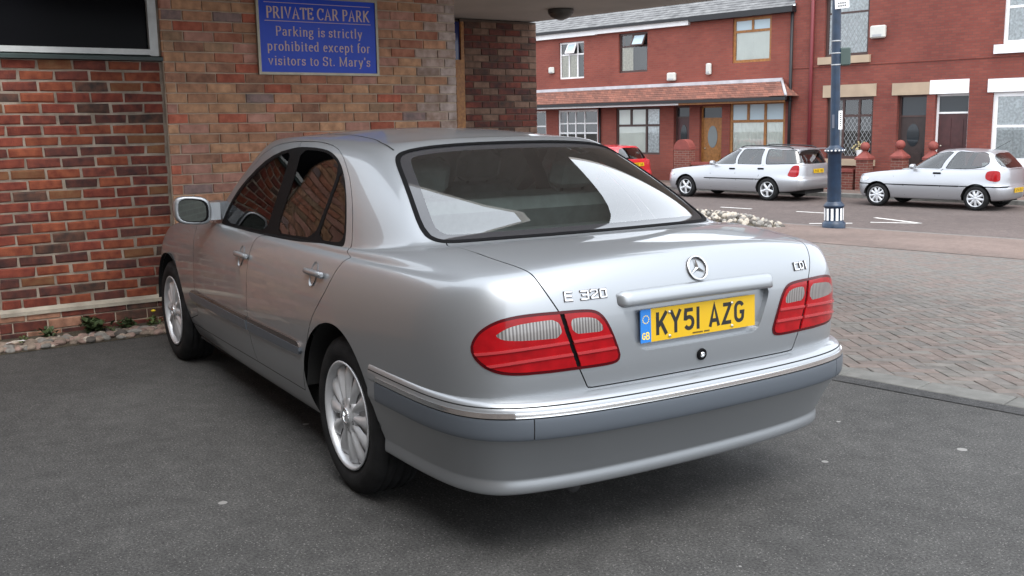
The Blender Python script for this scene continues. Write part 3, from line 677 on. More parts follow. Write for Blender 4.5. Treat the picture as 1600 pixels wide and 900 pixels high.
    for ch, x in chars:
        mb = MB(); w_, sts = PLATE[ch]
        for i, st in enumerate(sts): stroke(mb, [((a-w_/2)*.001+x, (b-37)*.00098) for a, b in st], .0135, f, .0024+.0002*i)
        mb.build('plate_character', 'letter_black', pl, flat=True)
    mb = MB()
    for k in range(12):
        a = 2*math.pi*k/12; mb.lathe([(.0022, .0022), (.0022, .0026)], 6, f @ Matrix.Translation((-.238+.013*math.cos(a), .022+.013*math.sin(a), 0)))
    mb.build('ring_of_stars', 'flag_yellow', pl, kind='stuff')
    mb = MB(); k = .00030
    for x0, st in ((-.247, [arc(25,52,18,20,25,180,8)+arc(25,27,18,20,180,330,8)+[(43,38),(27,38)]]), (-.230, [[(5,3),(5,76),(28,76),(38,68),(38,48),(28,40),(5,40)], [(28,40),(42,30),(42,12),(30,3),(5,3)]])):
        for i, q in enumerate(st): stroke(mb, [((a-25)*k+x0, (b-37)*k-.034) for a, b in q], .0038, f, .0024+.0002*i)
    mb.build('country_letters', 'flag_yellow', pl, flat=True, kind='stuff')
    mb = MB()
    for i in range(15):
        if i == 9: continue
        mb.box((-.032+i*.0052, -.0475, .0024), (.0036, .0055, .0004), f)
    mb.build('maker_line', 'letter_black', pl, kind='stuff')
    for x, y in ((-.137, .037), (.148, .037), (-.137, -.044), (.148, -.044)): MB().lathe([(.0055, .002), (.0055, .005), (.003, .0062), (.0005, .0063)], 12, f @ Matrix.Translation((x, y, 0))).build('plate_screw', 'steel_screw', pl)
    # door handles: bowl and strap
    for dn, x in (('rear_door', .262), ('front_door', 1.235)):
        for sgn in (1, -1):
            par = parts[dn if sgn > 0 else dn+'_r']; ff = surf_frame(S, S.side([(x, .862 if dn == 'rear_door' else .838)])[0], .0)
            if sgn < 0: ff = Matrix.Diagonal((1, -1, 1, 1)) @ ff
            # local x runs backwards on the left flank
            h = empty('door_handle', parent=par)
            bowl = MB(); n = 20; v = [(0, 0, -.016)]; fa = []
            rr = [(.35, -.015), (.7, -.009), (.92, -.002), (1.0, .0012)]
            for r_, d in rr: v += [(.036*r_*math.cos(2*math.pi*i/n), .052*r_*math.sin(2*math.pi*i/n)-.004, d+.0012) for i in range(n)]
            fa += [(0, 1+i, 1+(i+1) % n) for i in range(n)]
            for k in range(3): fa += [(1+k*n+i, 1+(k+1)*n+i, 1+(k+1)*n+(i+1) % n, 1+k*n+(i+1) % n) for i in range(n)]
            bowl.add(v, fa, True, ff).build('handle_bowl', 'silver', h)
            st = MB(); L = .105; v = []; sec = [(-.013, .004), (-.012, .016), (-.004, .022), (.006, .022), (.012, .016), (.013, .004)]
            for xx, k in ((-L, .25), (-L+.012, .9), (-.05, 1.), (.03, 1.), (L-.045, 1.0), (L-.03, .8)):
                v += [(xx+.02, y_*(.8+.2*k), z_*k+.002) for y_, z_ in sec]
            fa = [(i*6+j, i*6+j+1, i*6+7+j, i*6+6+j) for i in range(5) for j in range(5)]+[tuple(range(6)), tuple(range(35, 29, -1))]
            st.add(v, fa, True, ff).build('handle_strap', 'silver', h)
            MB().box((.104, 0, .012), (.026, .026, .024), ff, bev=.007).build('handle_cap', 'silver', h)
    # mirrors
    MY, MZ = .945, 1.022
    for sgn in (1, -1):
        mr = empty('door_mirror', parent=car); D = Matrix.Diagonal((1, sgn, 1, 1))
        v, fa = [], []
        # shell: rings from the glass rim forward; plan: rim in a plane facing back
        n = 20; rim = []
        for i in range(n):
            a = 2*math.pi*i/n; c, s_ = math.cos(a), math.sin(a); e = .62
            rim.append((math.copysign(abs(c)**e, c), math.copysign(abs(s_)**e, s_)))
        for d, k in ((-.006, .80), (-.010, .94), (0, 1.), (.03, 1.02), (.065, .95), (.095, .74), (.108, .42), (.112, .05)):
            v += [(1.845+d+.02*y, MY+y*.092*k, MZ+z*.076*k+.006*y) for y, z in rim]
        fa = [(k*n+i, k*n+(i+1) % n, (k+1)*n+(i+1) % n, (k+1)*n+i) for k in range(7) for i in range(n)]
        MB().add(v, fa, True, D).build('mirror_shell', 'silver', mr)
        gv = [(1.842+.02*y, .006+MY+y*.070, MZ+z*.059+.006*y) for y, z in rim]
        MB().add(gv, [tuple(range(n))], False, D).build('mirror_glass', 'mirror', mr)
        gv = [(1.836+.02*y, MY+y*.076, MZ+z*.063+.006*y) for y, z in rim]; gi = [(1.838+.02*y, .006+MY+y*.069, MZ+z*.058+.006*y) for y, z in rim]
        MB().add(gv+gi, [(i, (i+1) % n, n+(i+1) % n, n+i) for i in range(n)], False, D).build('mirror_rim', 'black_gloss', mr)
        MB().prism([(1.85, .90), (1.95, .88), (2.02, .76), (1.90, .74), (1.84, .80)], .965, 1.06, D).build('mirror_foot', 'silver', mr)
    # arch liners, floor
    for cx in (.03, 2.80):
        for sgn in (1, -1):
            v, fa = [], []; n = 28
            for i in range(n+1):
                a = math.radians(6+168*i/n)
                for y, r in ((.898, .3735), (.893, .3735), (.890, .362), (.885, .374), (.50, .374)):
                    v.append((cx+r*math.cos(a), sgn*(y-.012*(abs(math.cos(a)))**2), .318+r*math.sin(a)))
            fa = [(i*5+j, i*5+5+j, i*5+6+j, i*5+1+j) for i in range(n) for j in range(3, 4)]
            MB().add(v, fa, True).build('arch_liner', 'under', car)
    fl = MB(); fl.box((1.3, 0, .30), (4.3, 1.05, .16)); fl.box((1.415, 0, .27), (1.95, 1.62, .12)); fl.box((-.66, 0, .44), (.5, 1.3, .2)); fl.box((3.35, 0, .40), (.35, 1.3, .25)); fl.build('underfloor', 'under', car)
    ex = MB(); ex.tube([(-.2, .48, .27), (-.9, .48, .28), (-1.03, .48, .265)], .028, 12); ex.build('exhaust_pipe', 'alloy_dark', car)
    for x in (0, 2.833):
        for s_ in (1, -1): wheel_shape(car, 'wheel', x, s_*.762, .318, side=s_, star=True)
    # cabin
    def seat(x, y, w_, name='front_seat'):
        r = empty(name, parent=car)
        MB().box((x+.22, y, .52), (.52, w_, .20), None, .06).build('seat_cushion', 'seat', r)
        m_ = Matrix.Translation((x, y, .60)) @ Matrix.Rotation(math.radians(-20), 4, 'Y'); MB().box((0, 0, .28), (.14, w_, .60), m_, .05).build('seat_back', 'seat', r)
        hy = (0,) if w_ < .8 else (-.40, .40)
        for q in hy:
            MB().box((.01, q, .67), (.09, .27, .17), m_, .04).build('headrest', 'seat', r); k = MB()
            for e in (-.06, .06): k.tube([tuple(m_ @ Vector((0, q+e, .55))), tuple(m_ @ Vector((0, q+e, .64)))], .007, 6)
            k.build('headrest_posts', 'alloy_dark', r)
    seat(1.28, .38, .52); seat(1.28, -.38, .52); seat(.42, 0, 1.36, 'rear_seat')
    # parcel shelf, dashboard, steering wheel
    MB().prism([(-.47, -.62), (.24, -.66), (.24, .66), (-.47, .62)], .975, .99).build('parcel_shelf', 'shelf', car)
    MB().box((2.15, 0, .86), (.45, 1.45, .22), None, .06).build('dashboard', 'seat', car)
    MB().tube([(1.86+.07*math.sin(t*.2618), -.38+.185*math.cos(t*.2618), .93+.17*math.sin(t*.2618)) for t in range(24)], .013, 8, True, True).build('steering_wheel', 'seat', car)
    mb = MB(); mb.lathe([(.001, 0), (.022, .004), (.024, .02), (.016, .034), (.001, .04)], 12, Matrix.Translation((-.22, .40, .992))); mb.build('shelf_ornament', pmat('orange_plush', (.62,.22,.10), .9), car)
    MB().box((1.72, 0, 1.31), (.03, .24, .07), None, .012).build('cabin_mirror', 'seat', car)
    # roof gutter seam, from the rear window corner forwards
    f = smooth_poly([(3.02,17.85),(3.4,18.32),(4.2,18.75),(4.95,19.0),(7,19.22),(9.36,19.30),(11.5,19.25),(13.2,18.9)], False, it=2); P = S.ev(f); N_ = S.nrm(f); v = []
    for k in range(len(f)):
        t = P[min(k+1, len(f)-1)]-P[max(k-1, 0)]; t /= np.linalg.norm(t)+1e-9; c = np.cross(N_[k], t)*.0035; q = P[k]+N_[k]*.001; v += [tuple(q-c), tuple(q+c)]
    for sg_ in (1, -1): MB().add([(a, b*sg_, c) for a, b, c in v], [(2*k, 2*k+1, 2*k+3, 2*k+2) for k in range(len(f)-1)]).build('roof_seam', 'gap', car, flat=True)
saloon_details()
# ------------------------------------------------------------------ frames of the place
TH = -2.9334264                                   # street direction; s runs to the right along it, w away from us
DV = Vector((math.cos(TH), math.sin(TH), 0)); NV = Vector((-math.sin(TH), math.cos(TH), 0))
def sw(s, w, z=0.): return DV*s+NV*w+Vector((0, 0, z))
WTH = -1.53176981; D0 = 4.0779577                 # the brick wall: t runs to the right, off goes into the building
DW = Vector((math.cos(WTH), math.sin(WTH), 0)); NW = Vector((-math.sin(WTH), math.cos(WTH), 0))
def wl(t, off=0., z=0.): return DW*t+NW*(D0+off)+Vector((0, 0, z))
ZS = -.71
def slope_z(w): return 0. if w < 2.38 else (ZS if w > 15.7 else ZS*(w-2.38)/(15.7-2.38))
def P3(v): return (v.x, v.y, v.z)

# ------------------------------------------------------------------ ground materials
def ground_mat(name, base, speck, spec_amt, patch, spots=True, rough=.9, bump=.5, scale=1.):
    m, nt, out = new_mat(name); N = nt.nodes.new; L = nt.links.new
    b = N('ShaderNodeBsdfPrincipled'); b.inputs['Roughness'].default_value = rough; b.inputs['Specular IOR Level'].default_value = .3; L(b.outputs[0], out.inputs[0]); g = N('ShaderNodeNewGeometry')
    def noise(sc, det=5, rg=.6):
        n = N('ShaderNodeTexNoise'); n.inputs['Scale'].default_value = sc; n.inputs['Detail'].default_value = det; n.inputs['Roughness'].default_value = rg; L(g.outputs['Position'], n.inputs['Vector']); return n.outputs['Fac']
    def ramp(f, p0, p1, c0, c1):
        r = N('ShaderNodeValToRGB'); e = r.color_ramp.elements; e[0].position, e[1].position = p0, p1; e[0].color, e[1].color = (*c0, 1), (*c1, 1); L(f, r.inputs[0]); return r.outputs[0]
    def mix(f, a, b_, mode='MIX', fac=None):
        x = N('ShaderNodeMixRGB'); x.blend_type = mode
        if fac is not None: x.inputs[0].default_value = fac
        else: L(f, x.inputs[0])
        L(a, x.inputs[1])
        if isinstance(b_, tuple): x.inputs[2].default_value = (*b_, 1)
        else: L(b_, x.inputs[2])
        return x.outputs[0]
    big = ramp(noise(.55*scale, 6), .32, .70, tuple(c*(1-patch) for c in base), tuple(c*(1+patch) for c in base))
    fine = ramp(noise(95*scale, 4, .85), .36, .70, (.36,.36,.36), (1.75,1.72,1.68))
    col = mix(None, big, fine, 'MULTIPLY', 1.)
    mid = ramp(noise(9*scale, 5), .3, .7, (.80,.80,.80), (1.18,1.18,1.17)); col = mix(None, col, mid, 'MULTIPLY', 1.)
    v = N('ShaderNodeTexVoronoi'); v.inputs['Scale'].default_value = 150*scale; L(g.outputs['Position'], v.inputs['Vector'])
    sep = N('ShaderNodeSeparateColor'); L(v.outputs['Color'], sep.inputs[0])
    th = N('ShaderNodeMath'); th.operation = 'GREATER_THAN'; th.inputs[1].default_value = 1-spec_amt; L(sep.outputs[0], th.inputs[0])
    dd = N('ShaderNodeMath'); dd.operation = 'LESS_THAN'; dd.inputs[1].default_value = .42; L(v.outputs['Distance'], dd.inputs[0])
    mu = N('ShaderNodeMath'); mu.operation = 'MULTIPLY'; L(th.outputs[0], mu.inputs[0]); L(dd.outputs[0], mu.inputs[1]); col = mix(mu.outputs[0], col, speck)
    if spots:   # trodden gum and grit
        v2 = N('ShaderNodeTexVoronoi'); v2.inputs['Scale'].default_value = 4.4; L(g.outputs['Position'], v2.inputs['Vector']); s2 = N('ShaderNodeSeparateColor'); L(v2.outputs['Color'], s2.inputs[0])
        md = N('ShaderNodeMath'); md.operation = 'MULTIPLY'; md.inputs[1].default_value = .10; L(s2.outputs[1], md.inputs[0])
        lt = N('ShaderNodeMath'); lt.operation = 'LESS_THAN'; L(v2.outputs['Distance'], lt.inputs[0]); L(md.outputs[0], lt.inputs[1])
        gt = N('ShaderNodeMath'); gt.operation = 'GREATER_THAN'; gt.inputs[1].default_value = .32; L(s2.outputs[0], gt.inputs[0])
        m2 = N('ShaderNodeMath'); m2.operation = 'MULTIPLY'; L(lt.outputs[0], m2.inputs[0]); L(gt.outputs[0], m2.inputs[1]); col = mix(m2.outputs[0], col, (.22,.215,.205))
    L(col, b.inputs['Base Color'])
    bp = N('ShaderNodeBump'); bp.inputs['Strength'].default_value = bump; bp.inputs['Distance'].default_value = .006; L(noise(130*scale, 4, .8), bp.inputs['Height']); L(bp.outputs[0], b.inputs['Normal'])
    return m
M['asphalt'] = ground_mat('car_park_asphalt', (.060,.0595,.0585), (.15,.146,.138), .07, .22)
M['tar'] = ground_mat('tar_strip', (.045,.045,.046), (.10,.10,.10), .05, .2, False)
M['road'] = ground_mat('worn_road_surface', (.100,.080,.075), (.15,.14,.13), .08, .15, False)
M['pink'] = ground_mat('pink_pavers', (.150,.112,.098), (.22,.19,.17), .05, .22, False)
M['soil'] = ground_mat('damp_soil', (.06,.05,.035), (.14,.12,.1), .1, .3, False)
M['farground'] = ground_mat('far_ground', (.12,.11,.10), (.2,.2,.2), .02, .2, False)
M['kerb'] = pmat('kerb_concrete', (.15,.147,.137), .9, var=.25, vscale=6, bump=.3, bscale=90)
M['white_line'] = pmat('white_road_paint', (.62,.61,.58), .8, var=.2, vscale=12)
M['block'] = [pmat('paving_block_%s' % n, c, .9, var=.22, vscale=14, bump=.4, bscale=140, objvar=.13) for n, c in (('grey', (.112,.101,.092)), ('brown', (.120,.100,.088)), ('rosy', (.124,.098,.086)), ('pale', (.118,.108,.097)))]
M['joint'] = pmat('sandy_joint', (.055,.048,.034), .95, var=.35, vscale=5)

def sheet(name, pts, mat, kind='structure', parent=None):
    return MB().add([P3(p) for p in pts], [tuple(range(len(pts)))]).build(name, mat, parent, flat=True, kind=kind)
def strip_grid(name, s0, s1, ws, dz, mat):
    v, f = [], []
    for w in ws: v += [P3(sw(s1, w, slope_z(w)+dz)), P3(sw(s0, w, slope_z(w)+dz))]
    f = [(2*i, 2*i+1, 2*i+3, 2*i+2) for i in range(len(ws)-1)]
    return MB().add(v, f).build(name, mat, None, flat=True, kind='structure')
for o_, r_ in ((sw(0, 0), None),): pass
g = strip_grid('ground', -90, 60, [-60, 2.3, 15.9], -.05, M['farground']); 
far = sheet('terrain', [sw(400, 15.0, ZS-.05), sw(-500, 15.0, ZS-.05), sw(-500, 600, ZS-.05), sw(400, 600, ZS-.05)], M['farground'])
strip_grid('car_park', -12, 14, [-14, 2.18], 0, M['asphalt'])
sheet('tar_joint', [sw(14, 2.06, .004), sw(-12, 2.06, .004), sw(-12, 2.18, .004), sw(14, 2.18, .004)], M['tar'])
pav = strip_grid('paving_bed', -12, 14, [2.18, 2.38, 11.6], -.012, M['joint'])
strip_grid('pink_pavement', -60, 30, [11.33, 15.6], .005, M['pink'])
strip_grid('near_kerb', -60, 30, [15.6, 15.75], .004, M['kerb'])
strip_grid('road', -90, 40, [15.75, 22.95], 0, M['road'])

# road markings
def marking(s0, w0, s1, w1, wd, name='road_marking'):
    a, b = sw(s0, w0, ZS+.005), sw(s1, w1, ZS+.005); d = (b-a).normalized(); n = Vector((-d.y, d.x, 0))*wd/2
    sheet(name, [a-n, b-n, b+n, a+n], M['white_line'])
for s in (-15.9, -13.75, -11.6, -9.45): marking(s, 18.32, s+.92, 18.32, .10, 'centre_line_dash')
marking(-7.3, 17.95, -6.0, 17.35, .10, 'bay_marking'); marking(-6.9, 16.95, -6.0, 17.35, .10, 'bay_marking'); marking(-7.75, 15.95, -7.1, 16.55, .10, 'bay_marking')

# far kerb and pavement
MB().add([P3(sw(a, w, z)) for a in (40, -90) for w, z in ((22.95, ZS-.04), (22.95, ZS+.10), (22.98, ZS+.115), (23.10, ZS+.115), (23.10, ZS-.04))], [(i, i+1, i+6, i+5) for i in range(4)]).build('far_kerb', 'kerb', None, flat=True, kind='structure')
sheet('far_pavement', [sw(40, 23.10, ZS+.11), sw(-90, 23.10, ZS+.11), sw(-90, 27, ZS+.11), sw(40, 27, ZS+.11)], M['pink'])

# ------------------------------------------------------------------ herringbone paving blocks
def brick_mesh(name, l, d, h, bev, mats=None, seed=0, rough_=0.):
    rnd = random.Random(seed); mb = MB(); a, b, c = l/2, d/2, h/2; e = bev; v = []
    def j(): return rnd.uniform(-rough_, rough_)
    # face towards +z with chamfered rim; back face omitted
    lv = [(a, b, -c), (a, b, c-e), (a-e, b-e, c)]
    for A, B_, z in lv: v += [(-A+j(), -B_+j(), z), (A+j(), -B_+j(), z), (A+j(), B_+j(), z), (-A+j(), B_+j(), z)]
    f = [(8, 9, 10, 11)]+[(k*4+i, k*4+(i+1) % 4, k*4+4+(i+1) % 4, k*4+4+i) for k in range(2) for i in range(4)]
    me = bpy.data.meshes.new(name); me.from_pydata(v, [], f); return me
def herring():
    L_, W_ = .200, .100; ca, sa = math.cos(math.pi/4), math.sin(math.pi/4); blocks = []
    for i in range(-140, 141):
        for j in range(-140, 141):
            # herringbone lattice: horizontal and vertical bricks
            x, y = i*W_+j*W_, 0
    N_ = 95
    for a in range(-N_, N_):
        for b_ in range(-N_, N_):
            # pair (horizontal, vertical) repeats by (W,W) and (2W,-2W)
            bx = a*W_+b_*2*W_; by = a*W_-b_*2*W_
            for cx, cy, rot in ((bx+W_, by+.5*W_, 0), (bx+.5*W_, by+2*W_, 1)):
                s = cx*ca-cy*sa-2; w = cx*sa+cy*ca+6.8
                if -9 < s < 7 and 2.31 < w < 11.38: blocks.append((s, w, rot))
    return blocks
bl = herring()
cp = Vector(CAM_POS); vis = []
def to_px(p):
    d = p-cp; z = d.dot(fw); return (800+FPX*d.dot(r2)/z, 450-FPX*d.dot(u2)/z, z) if z > .1 else (-1, -1, z)
rest = []
for s, w, rot in bl:
    p = sw(s, w, slope_z(w)); x, y, z = to_px(p)
    hid = x < 1265 or (x < 1320 and y > 395) or x > 1600+30 or y > 680
    (rest if hid else vis).append((z, s, w, rot))
vis.sort(); rest += vis[300:]; vis = vis[:300]
bm_ = [brick_mesh('paving_block', .196, .096, .06, .004, seed=q, rough_=.0012) for q in range(4)]
tilt = math.atan2(ZS, 15.7-2.38)
for k, m in enumerate(bm_): m.materials.append(M['block'][k])
rnd = random.Random(5)
for z, s, w, rot in vis:
    o = bpy.data.objects.new('paving_block', rnd.choice(bm_)); p = sw(s, w, slope_z(w)-.03+rnd.uniform(-.0015, .0015))
    o.matrix_world = Matrix.Translation(p) @ Matrix.Rotation(TH, 4, 'Z') @ Matrix.Rotation(tilt+rnd.uniform(-.006, .006), 4, 'X') @ Matrix.Rotation(math.pi/4+rot*math.pi/2, 4, 'Z'); mw = o.matrix_world.copy(); link(o, pav); o.matrix_world = mw
mbs = [MB() for _ in range(4)]
for z, s, w, rot in rest:
    k = rnd.randrange(4); mt = Matrix.Translation(sw(s, w, slope_z(w)-.03)) @ Matrix.Rotation(TH, 4, 'Z') @ Matrix.Rotation(tilt, 4, 'X') @ Matrix.Rotation(math.pi/4+rot*math.pi/2, 4, 'Z')
    me = bm_[k]; mbs[k].add([v.co for v in me.vertices], [tuple(p.vertices) for p in me.polygons], False, mt)
vv, ff, mi = [], [], []
for k, b_ in enumerate(mbs):
    ff += [tuple(i+len(vv) for i in q) for q in b_.f]; vv += b_.v; mi += [k]*len(b_.f)
me = bpy.data.meshes.new('paving_blocks_beyond'); me.from_pydata(vv, [], ff); [me.materials.append(m) for m in M['block']]; me.polygons.foreach_set('material_index', mi)
link(bpy.data.objects.new('paving_blocks_beyond', me), pav, kind='stuff')
# edge course of larger grey setts
M['edge_sett'] = pmat('grey_edge_sett', (.112,.110,.102), .9, var=.22, vscale=9, bump=.4, bscale=120, objvar=.10)
em = brick_mesh('edge_sett', .445, .192, .06, .006, rough_=.002); em.materials.append(M['edge_sett'])
for k in range(-14, 16):
    o = bpy.data.objects.new('edge_sett', em); mw = Matrix.Translation(sw(k*.45+.1, 2.28, -.024)) @ Matrix.Rotation(TH, 4, 'Z'); link(o, pav); o.matrix_world = mw

# ------------------------------------------------------------------ brick walls of the church hall
def brick_col(name, c, c2, spread=.16, dark=None):
    return pmat(name, c, .88, var=.30, vscale=16, col2=c2, bump=.5, bscale=110, objvar=spread, detail=6, bdist=.006)
BROWN = [brick_col('brick_tan', (0.447,0.220,0.128), (0.566,0.301,0.182)), brick_col('brick_buff', (0.498,0.258,0.145), (0.618,0.352,0.204)), brick_col('brick_russet', (0.429,0.154,0.090), (0.515,0.227,0.145)), brick_col('brick_rose', (0.463,0.220,0.161), (0.532,0.279,0.212)),
         brick_col('brick_slate', (0.216,0.164,0.157), (0.343,0.227,0.204)), brick_col('brick_umber', (0.291,0.144,0.094), (0.447,0.227,0.145)), brick_col('brick_red', (0.463,0.118,0.073), (0.549,0.169,0.102)), brick_col('brick_olive', (0.343,0.218,0.134), (0.463,0.279,0.175))]
BRW = [26, 20, 14, 16, 10, 14, 6, 7]
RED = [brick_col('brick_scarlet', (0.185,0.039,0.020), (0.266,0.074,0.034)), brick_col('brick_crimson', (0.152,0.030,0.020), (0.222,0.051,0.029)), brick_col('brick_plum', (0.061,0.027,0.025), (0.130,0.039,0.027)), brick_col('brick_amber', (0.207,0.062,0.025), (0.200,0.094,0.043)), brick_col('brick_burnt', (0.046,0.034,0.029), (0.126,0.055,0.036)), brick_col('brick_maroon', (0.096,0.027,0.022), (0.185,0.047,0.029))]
REW = [28, 22, 14, 10, 8, 18]
PALE = brick_col('brick_pale', (.42,.31,.26), (.56,.46,.42)); PALE2 = brick_col('brick_part_pale', (.36,.235,.175), (.50,.38,.33))
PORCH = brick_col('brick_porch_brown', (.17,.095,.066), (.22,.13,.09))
M['mortar_brown'] = pmat('brown_mortar', (.50,.40,.31), .95, var=.2, vscale=7, bump=.4, bscale=150)
M['mortar_pale'] = pmat('pale_mortar', (.25,.20,.155), .95, var=.30, vscale=9, bump=.6, bscale=130, col2=(.36,.30,.24))
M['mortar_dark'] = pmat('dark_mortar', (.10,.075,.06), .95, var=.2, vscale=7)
WR = Matrix.Rotation(WTH, 4, 'Z')
FACE = Matrix(((1,0,0,0),(0,0,1,0),(0,1,0,0),(0,0,0,1)))       # brick mesh: x along wall, y up, z -> towards the viewer
FACE = Matrix.Rotation(math.pi/2, 4, 'X')
_bm = {}
def brick_at(parent, t, z, l, off, mats, wts, rnd, h=.065, depth=.05, rough_=.0018, bev=.004, name='brick', mat=None):
    key = (round(l, 3), h, rnd.randrange(5)); m = mat or rnd.choices(mats, wts)[0]; kk = key+(m.name, rough_)
    if kk not in _bm:
        me = brick_mesh(name, l, h, depth, bev, seed=hash(key) % 1000, rough_=rough_); me.materials.append(m); _bm[kk] = me
    o = bpy.data.objects.new(name, _bm[kk])
    p = wl(t, off+rnd.uniform(-.0015, .0015)+depth/2, z); mw = Matrix.Translation(p) @ WR @ FACE @ Matrix.Rotation(rnd.uniform(-.006, .006)*(rough_/.0018), 4, 'Z')
    link(o, parent); o.matrix_world = mw; return o
def courses(parent, t0, t1, z0, n, off, mats, wts, seed, firstA, firstB, pitch=.2235, gauge=.075, joint=.010, hook=None, **k):
    rnd = random.Random(seed)
    for r in range(n):
        first = firstA if r % 2 == 0 else firstB; e = [t0]; x = t0+first
        while x < t1-.05: e.append(x); x += pitch+rnd.uniform(-.004, .004)
        e.append(t1)
        for a, b in zip(e[:-1], e[1:]):
            l = round((b-a-joint)/.012)*.012
            if l < .03: continue
            m = hook((a+b)/2, r, rnd) if hook else None
            brick_at(parent, (a+b)/2, z0+r*gauge+gauge/2, l, off, mats, wts, rnd, h=gauge-joint, mat=m, **k)
def wall_box(mb, t0, t1, o0, o1, z0, z1):
    P = [wl(t, o, z) for z in (z0, z1) for o in (o0, o1) for t in (t0, t1)]
    mb.add([P3(p) for p in P], [(0,2,3,1),(4,5,7,6),(0,1,5,4),(2,6,7,3),(0,4,6,2),(1,3,7,5)]); return mb
CZ = 1.944-.075*26      # lowest course line (-0.006)
hall = empty('church_hall', P3(wl(.9, 0, 0)), label='brown brick church hall wall carrying the blue car park sign', cat='building')
def keep(o, parent):
    mw = o.matrix_world.copy(); o.parent = parent; o.matrix_parent_inverse = parent.matrix_world.inverted(); return o
bpy.context.view_layer.update()
def hall_part(mb, name, mat): return keep(mb.build(name, mat), hall)
# core walls (mortar plane 8 mm behind the brick faces)
mb = MB(); wall_box(mb, -.372, 2.118, .012, .30, -.05, 3.0); wall_box(mb, 1.85, 2.118, .30, 2.75, -.05, 3.0); core = hall_part(mb, 'wall_core', 'mortar_brown')
mb = MB(); wall_box(mb, -1.60, -.372, .036, .30, .19, 1.944); hall_part(mb, 'infill_core', 'mortar_pale')
mb = MB(); wall_box(mb, -1.60, -.372, .014, .33, -.05, .186); hall_part(mb, 'plinth_core', 'mortar_brown')
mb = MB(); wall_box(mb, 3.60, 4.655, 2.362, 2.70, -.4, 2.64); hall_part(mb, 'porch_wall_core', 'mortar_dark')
# left of the window bay
M['brick_far'] = None
mb = MB(); wall_box(mb, -9, -1.602, .010, .30, -.05, 3.0); lw = hall_part(mb, 'pier_core', 'mortar_brown')
mb = MB(); wall_box(mb, -1.602, -.372, .05, .30, 2.75, 3.0); hall_part(mb, 'window_head', 'mortar_brown')
wall_main = empty('brown_brickwork', P3(wl(0, 0, 0)), parent=hall); wall_main.matrix_parent_inverse = hall.matrix_world.inverted()
wall_red = empty('red_brick_infill', P3(wl(-1, 0, 0)), parent=hall); wall_red.matrix_parent_inverse = hall.matrix_world.inverted()
wall_porch = empty('porch_brickwork', P3(wl(4, 2, 0)), parent=hall); wall_porch.matrix_parent_inverse = hall.matrix_world.inverted()
bpy.context.view_layer.update()
def pale_hook(t, r, rnd):  # paler bricks towards the right end of the wall
    k = (t-1.72)/.40+rnd.uniform(-.28, .28)
    return PALE if k > .72 else (PALE2 if k > .36 else None)
courses(wall_main, -.372, 2.122, CZ, 36, 0., BROWN, BRW, 11, .157, .268-.2235+.038, hook=pale_hook)
courses(wall_red, -1.585, -.385, CZ+.075*3+.004, 23, .030, RED, REW, 23, .135, .24, pitch=.2300, joint=.0135, rough_=.0055, bev=.006)
courses(wall_red, -1.62, -.372, CZ-.003, 3, .004, [RED[5], RED[2], BROWN[5], RED[4]], [5, 3, 2, 3], 31, .18, .09, pitch=.2265)
courses(wall_main, -2.45, -1.605, CZ, 36, 0., BROWN, BRW, 41, .157, .083)
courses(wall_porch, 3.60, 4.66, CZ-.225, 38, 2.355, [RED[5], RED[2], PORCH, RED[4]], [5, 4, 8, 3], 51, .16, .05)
# left return of the brown wall beside the window
rnd = random.Random(9)
for r in range(15):
    z = CZ+.075*(26+r)+.0375; m = brick_mesh('brick', .10, .065, .05, .004, seed=r); m.materials.append(rnd.choices(BROWN, BRW)[0]); o = bpy.data.objects.new('brick', m)
    mw = Matrix.Translation(wl(-.372+.020, .055, z)) @ WR @ Matrix.Rotation(-math.pi/2, 4, 'Z') @ FACE; link(o, wall_main); o.matrix_world = mw
# sloping cement ledge over the plinth
mb = MB(); P = [wl(t, o, z) for t in (-1.60, -.374) for o, z in ((.045, .242), (-.004, .212), (-.006, .186), (.045, .186))]; mb.add([P3(p) for p in P], [(0,1,5,4),(1,2,6,5),(2,3,7,6),(0,3,2,1),(4,5,6,7)])
hall_part(mb, 'cement_ledge', pmat('cement', (.36,.32,.26), .95, var=.3, vscale=5, bump=.4, bscale=70))
# window above the infill: green sill, pale frame, dark glass
mb = MB(); P = [wl(t, o, z) for t in (-1.60, -.374) for o, z in ((.10, 1.994), (-.004, 1.980), (-.012, 1.974), (-.012, 1.950), (.03, 1.945), (.10, 1.945))]; n = 6
mb.add([P3(p) for p in P], [(i, (i+1) % n, n+(i+1) % n, n+i) for i in range(n)]+[tuple(range(n)), tuple(range(n, 2*n))]); hall_part(mb, 'window_sill', pmat('dark_green_paint', (.028,.045,.042), .45, var=.25, vscale=6))
win = empty('hall_window', P3(wl(-1, .05, 2)), parent=hall); win.matrix_parent_inverse = hall.matrix_world.inverted(); bpy.context.view_layer.update()
M['alu'] = pmat('pale_window_frame', (.50,.51,.50), .45, .2, var=.15, vscale=8)
for a, b, z0, z1, nm in ((-1.60, -.455, 1.992, 2.032, 'bottom_rail'), (-.455, -.395, 1.985, 2.75, 'frame_post'), (-1.60, -.455, 2.70, 2.75, 'top_rail')):
    mb = wall_box(MB(), a, b, .02, .09, z0, z1); keep(mb.build(nm, 'alu'), win)
mb = wall_box(MB(), -.395, -.373, .03, .06, 1.985, 2.75); keep(mb.build('frame_packer', 'mortar_pale'), win)
M['window_dark'] = pmat('dark_room_glass', (.003,.003,.004), .15, spec=.04)
mb = wall_box(MB(), -1.60, -.455, .065, .075, 2.032, 2.70); keep(mb.build('window_pane', 'window_dark'), win)
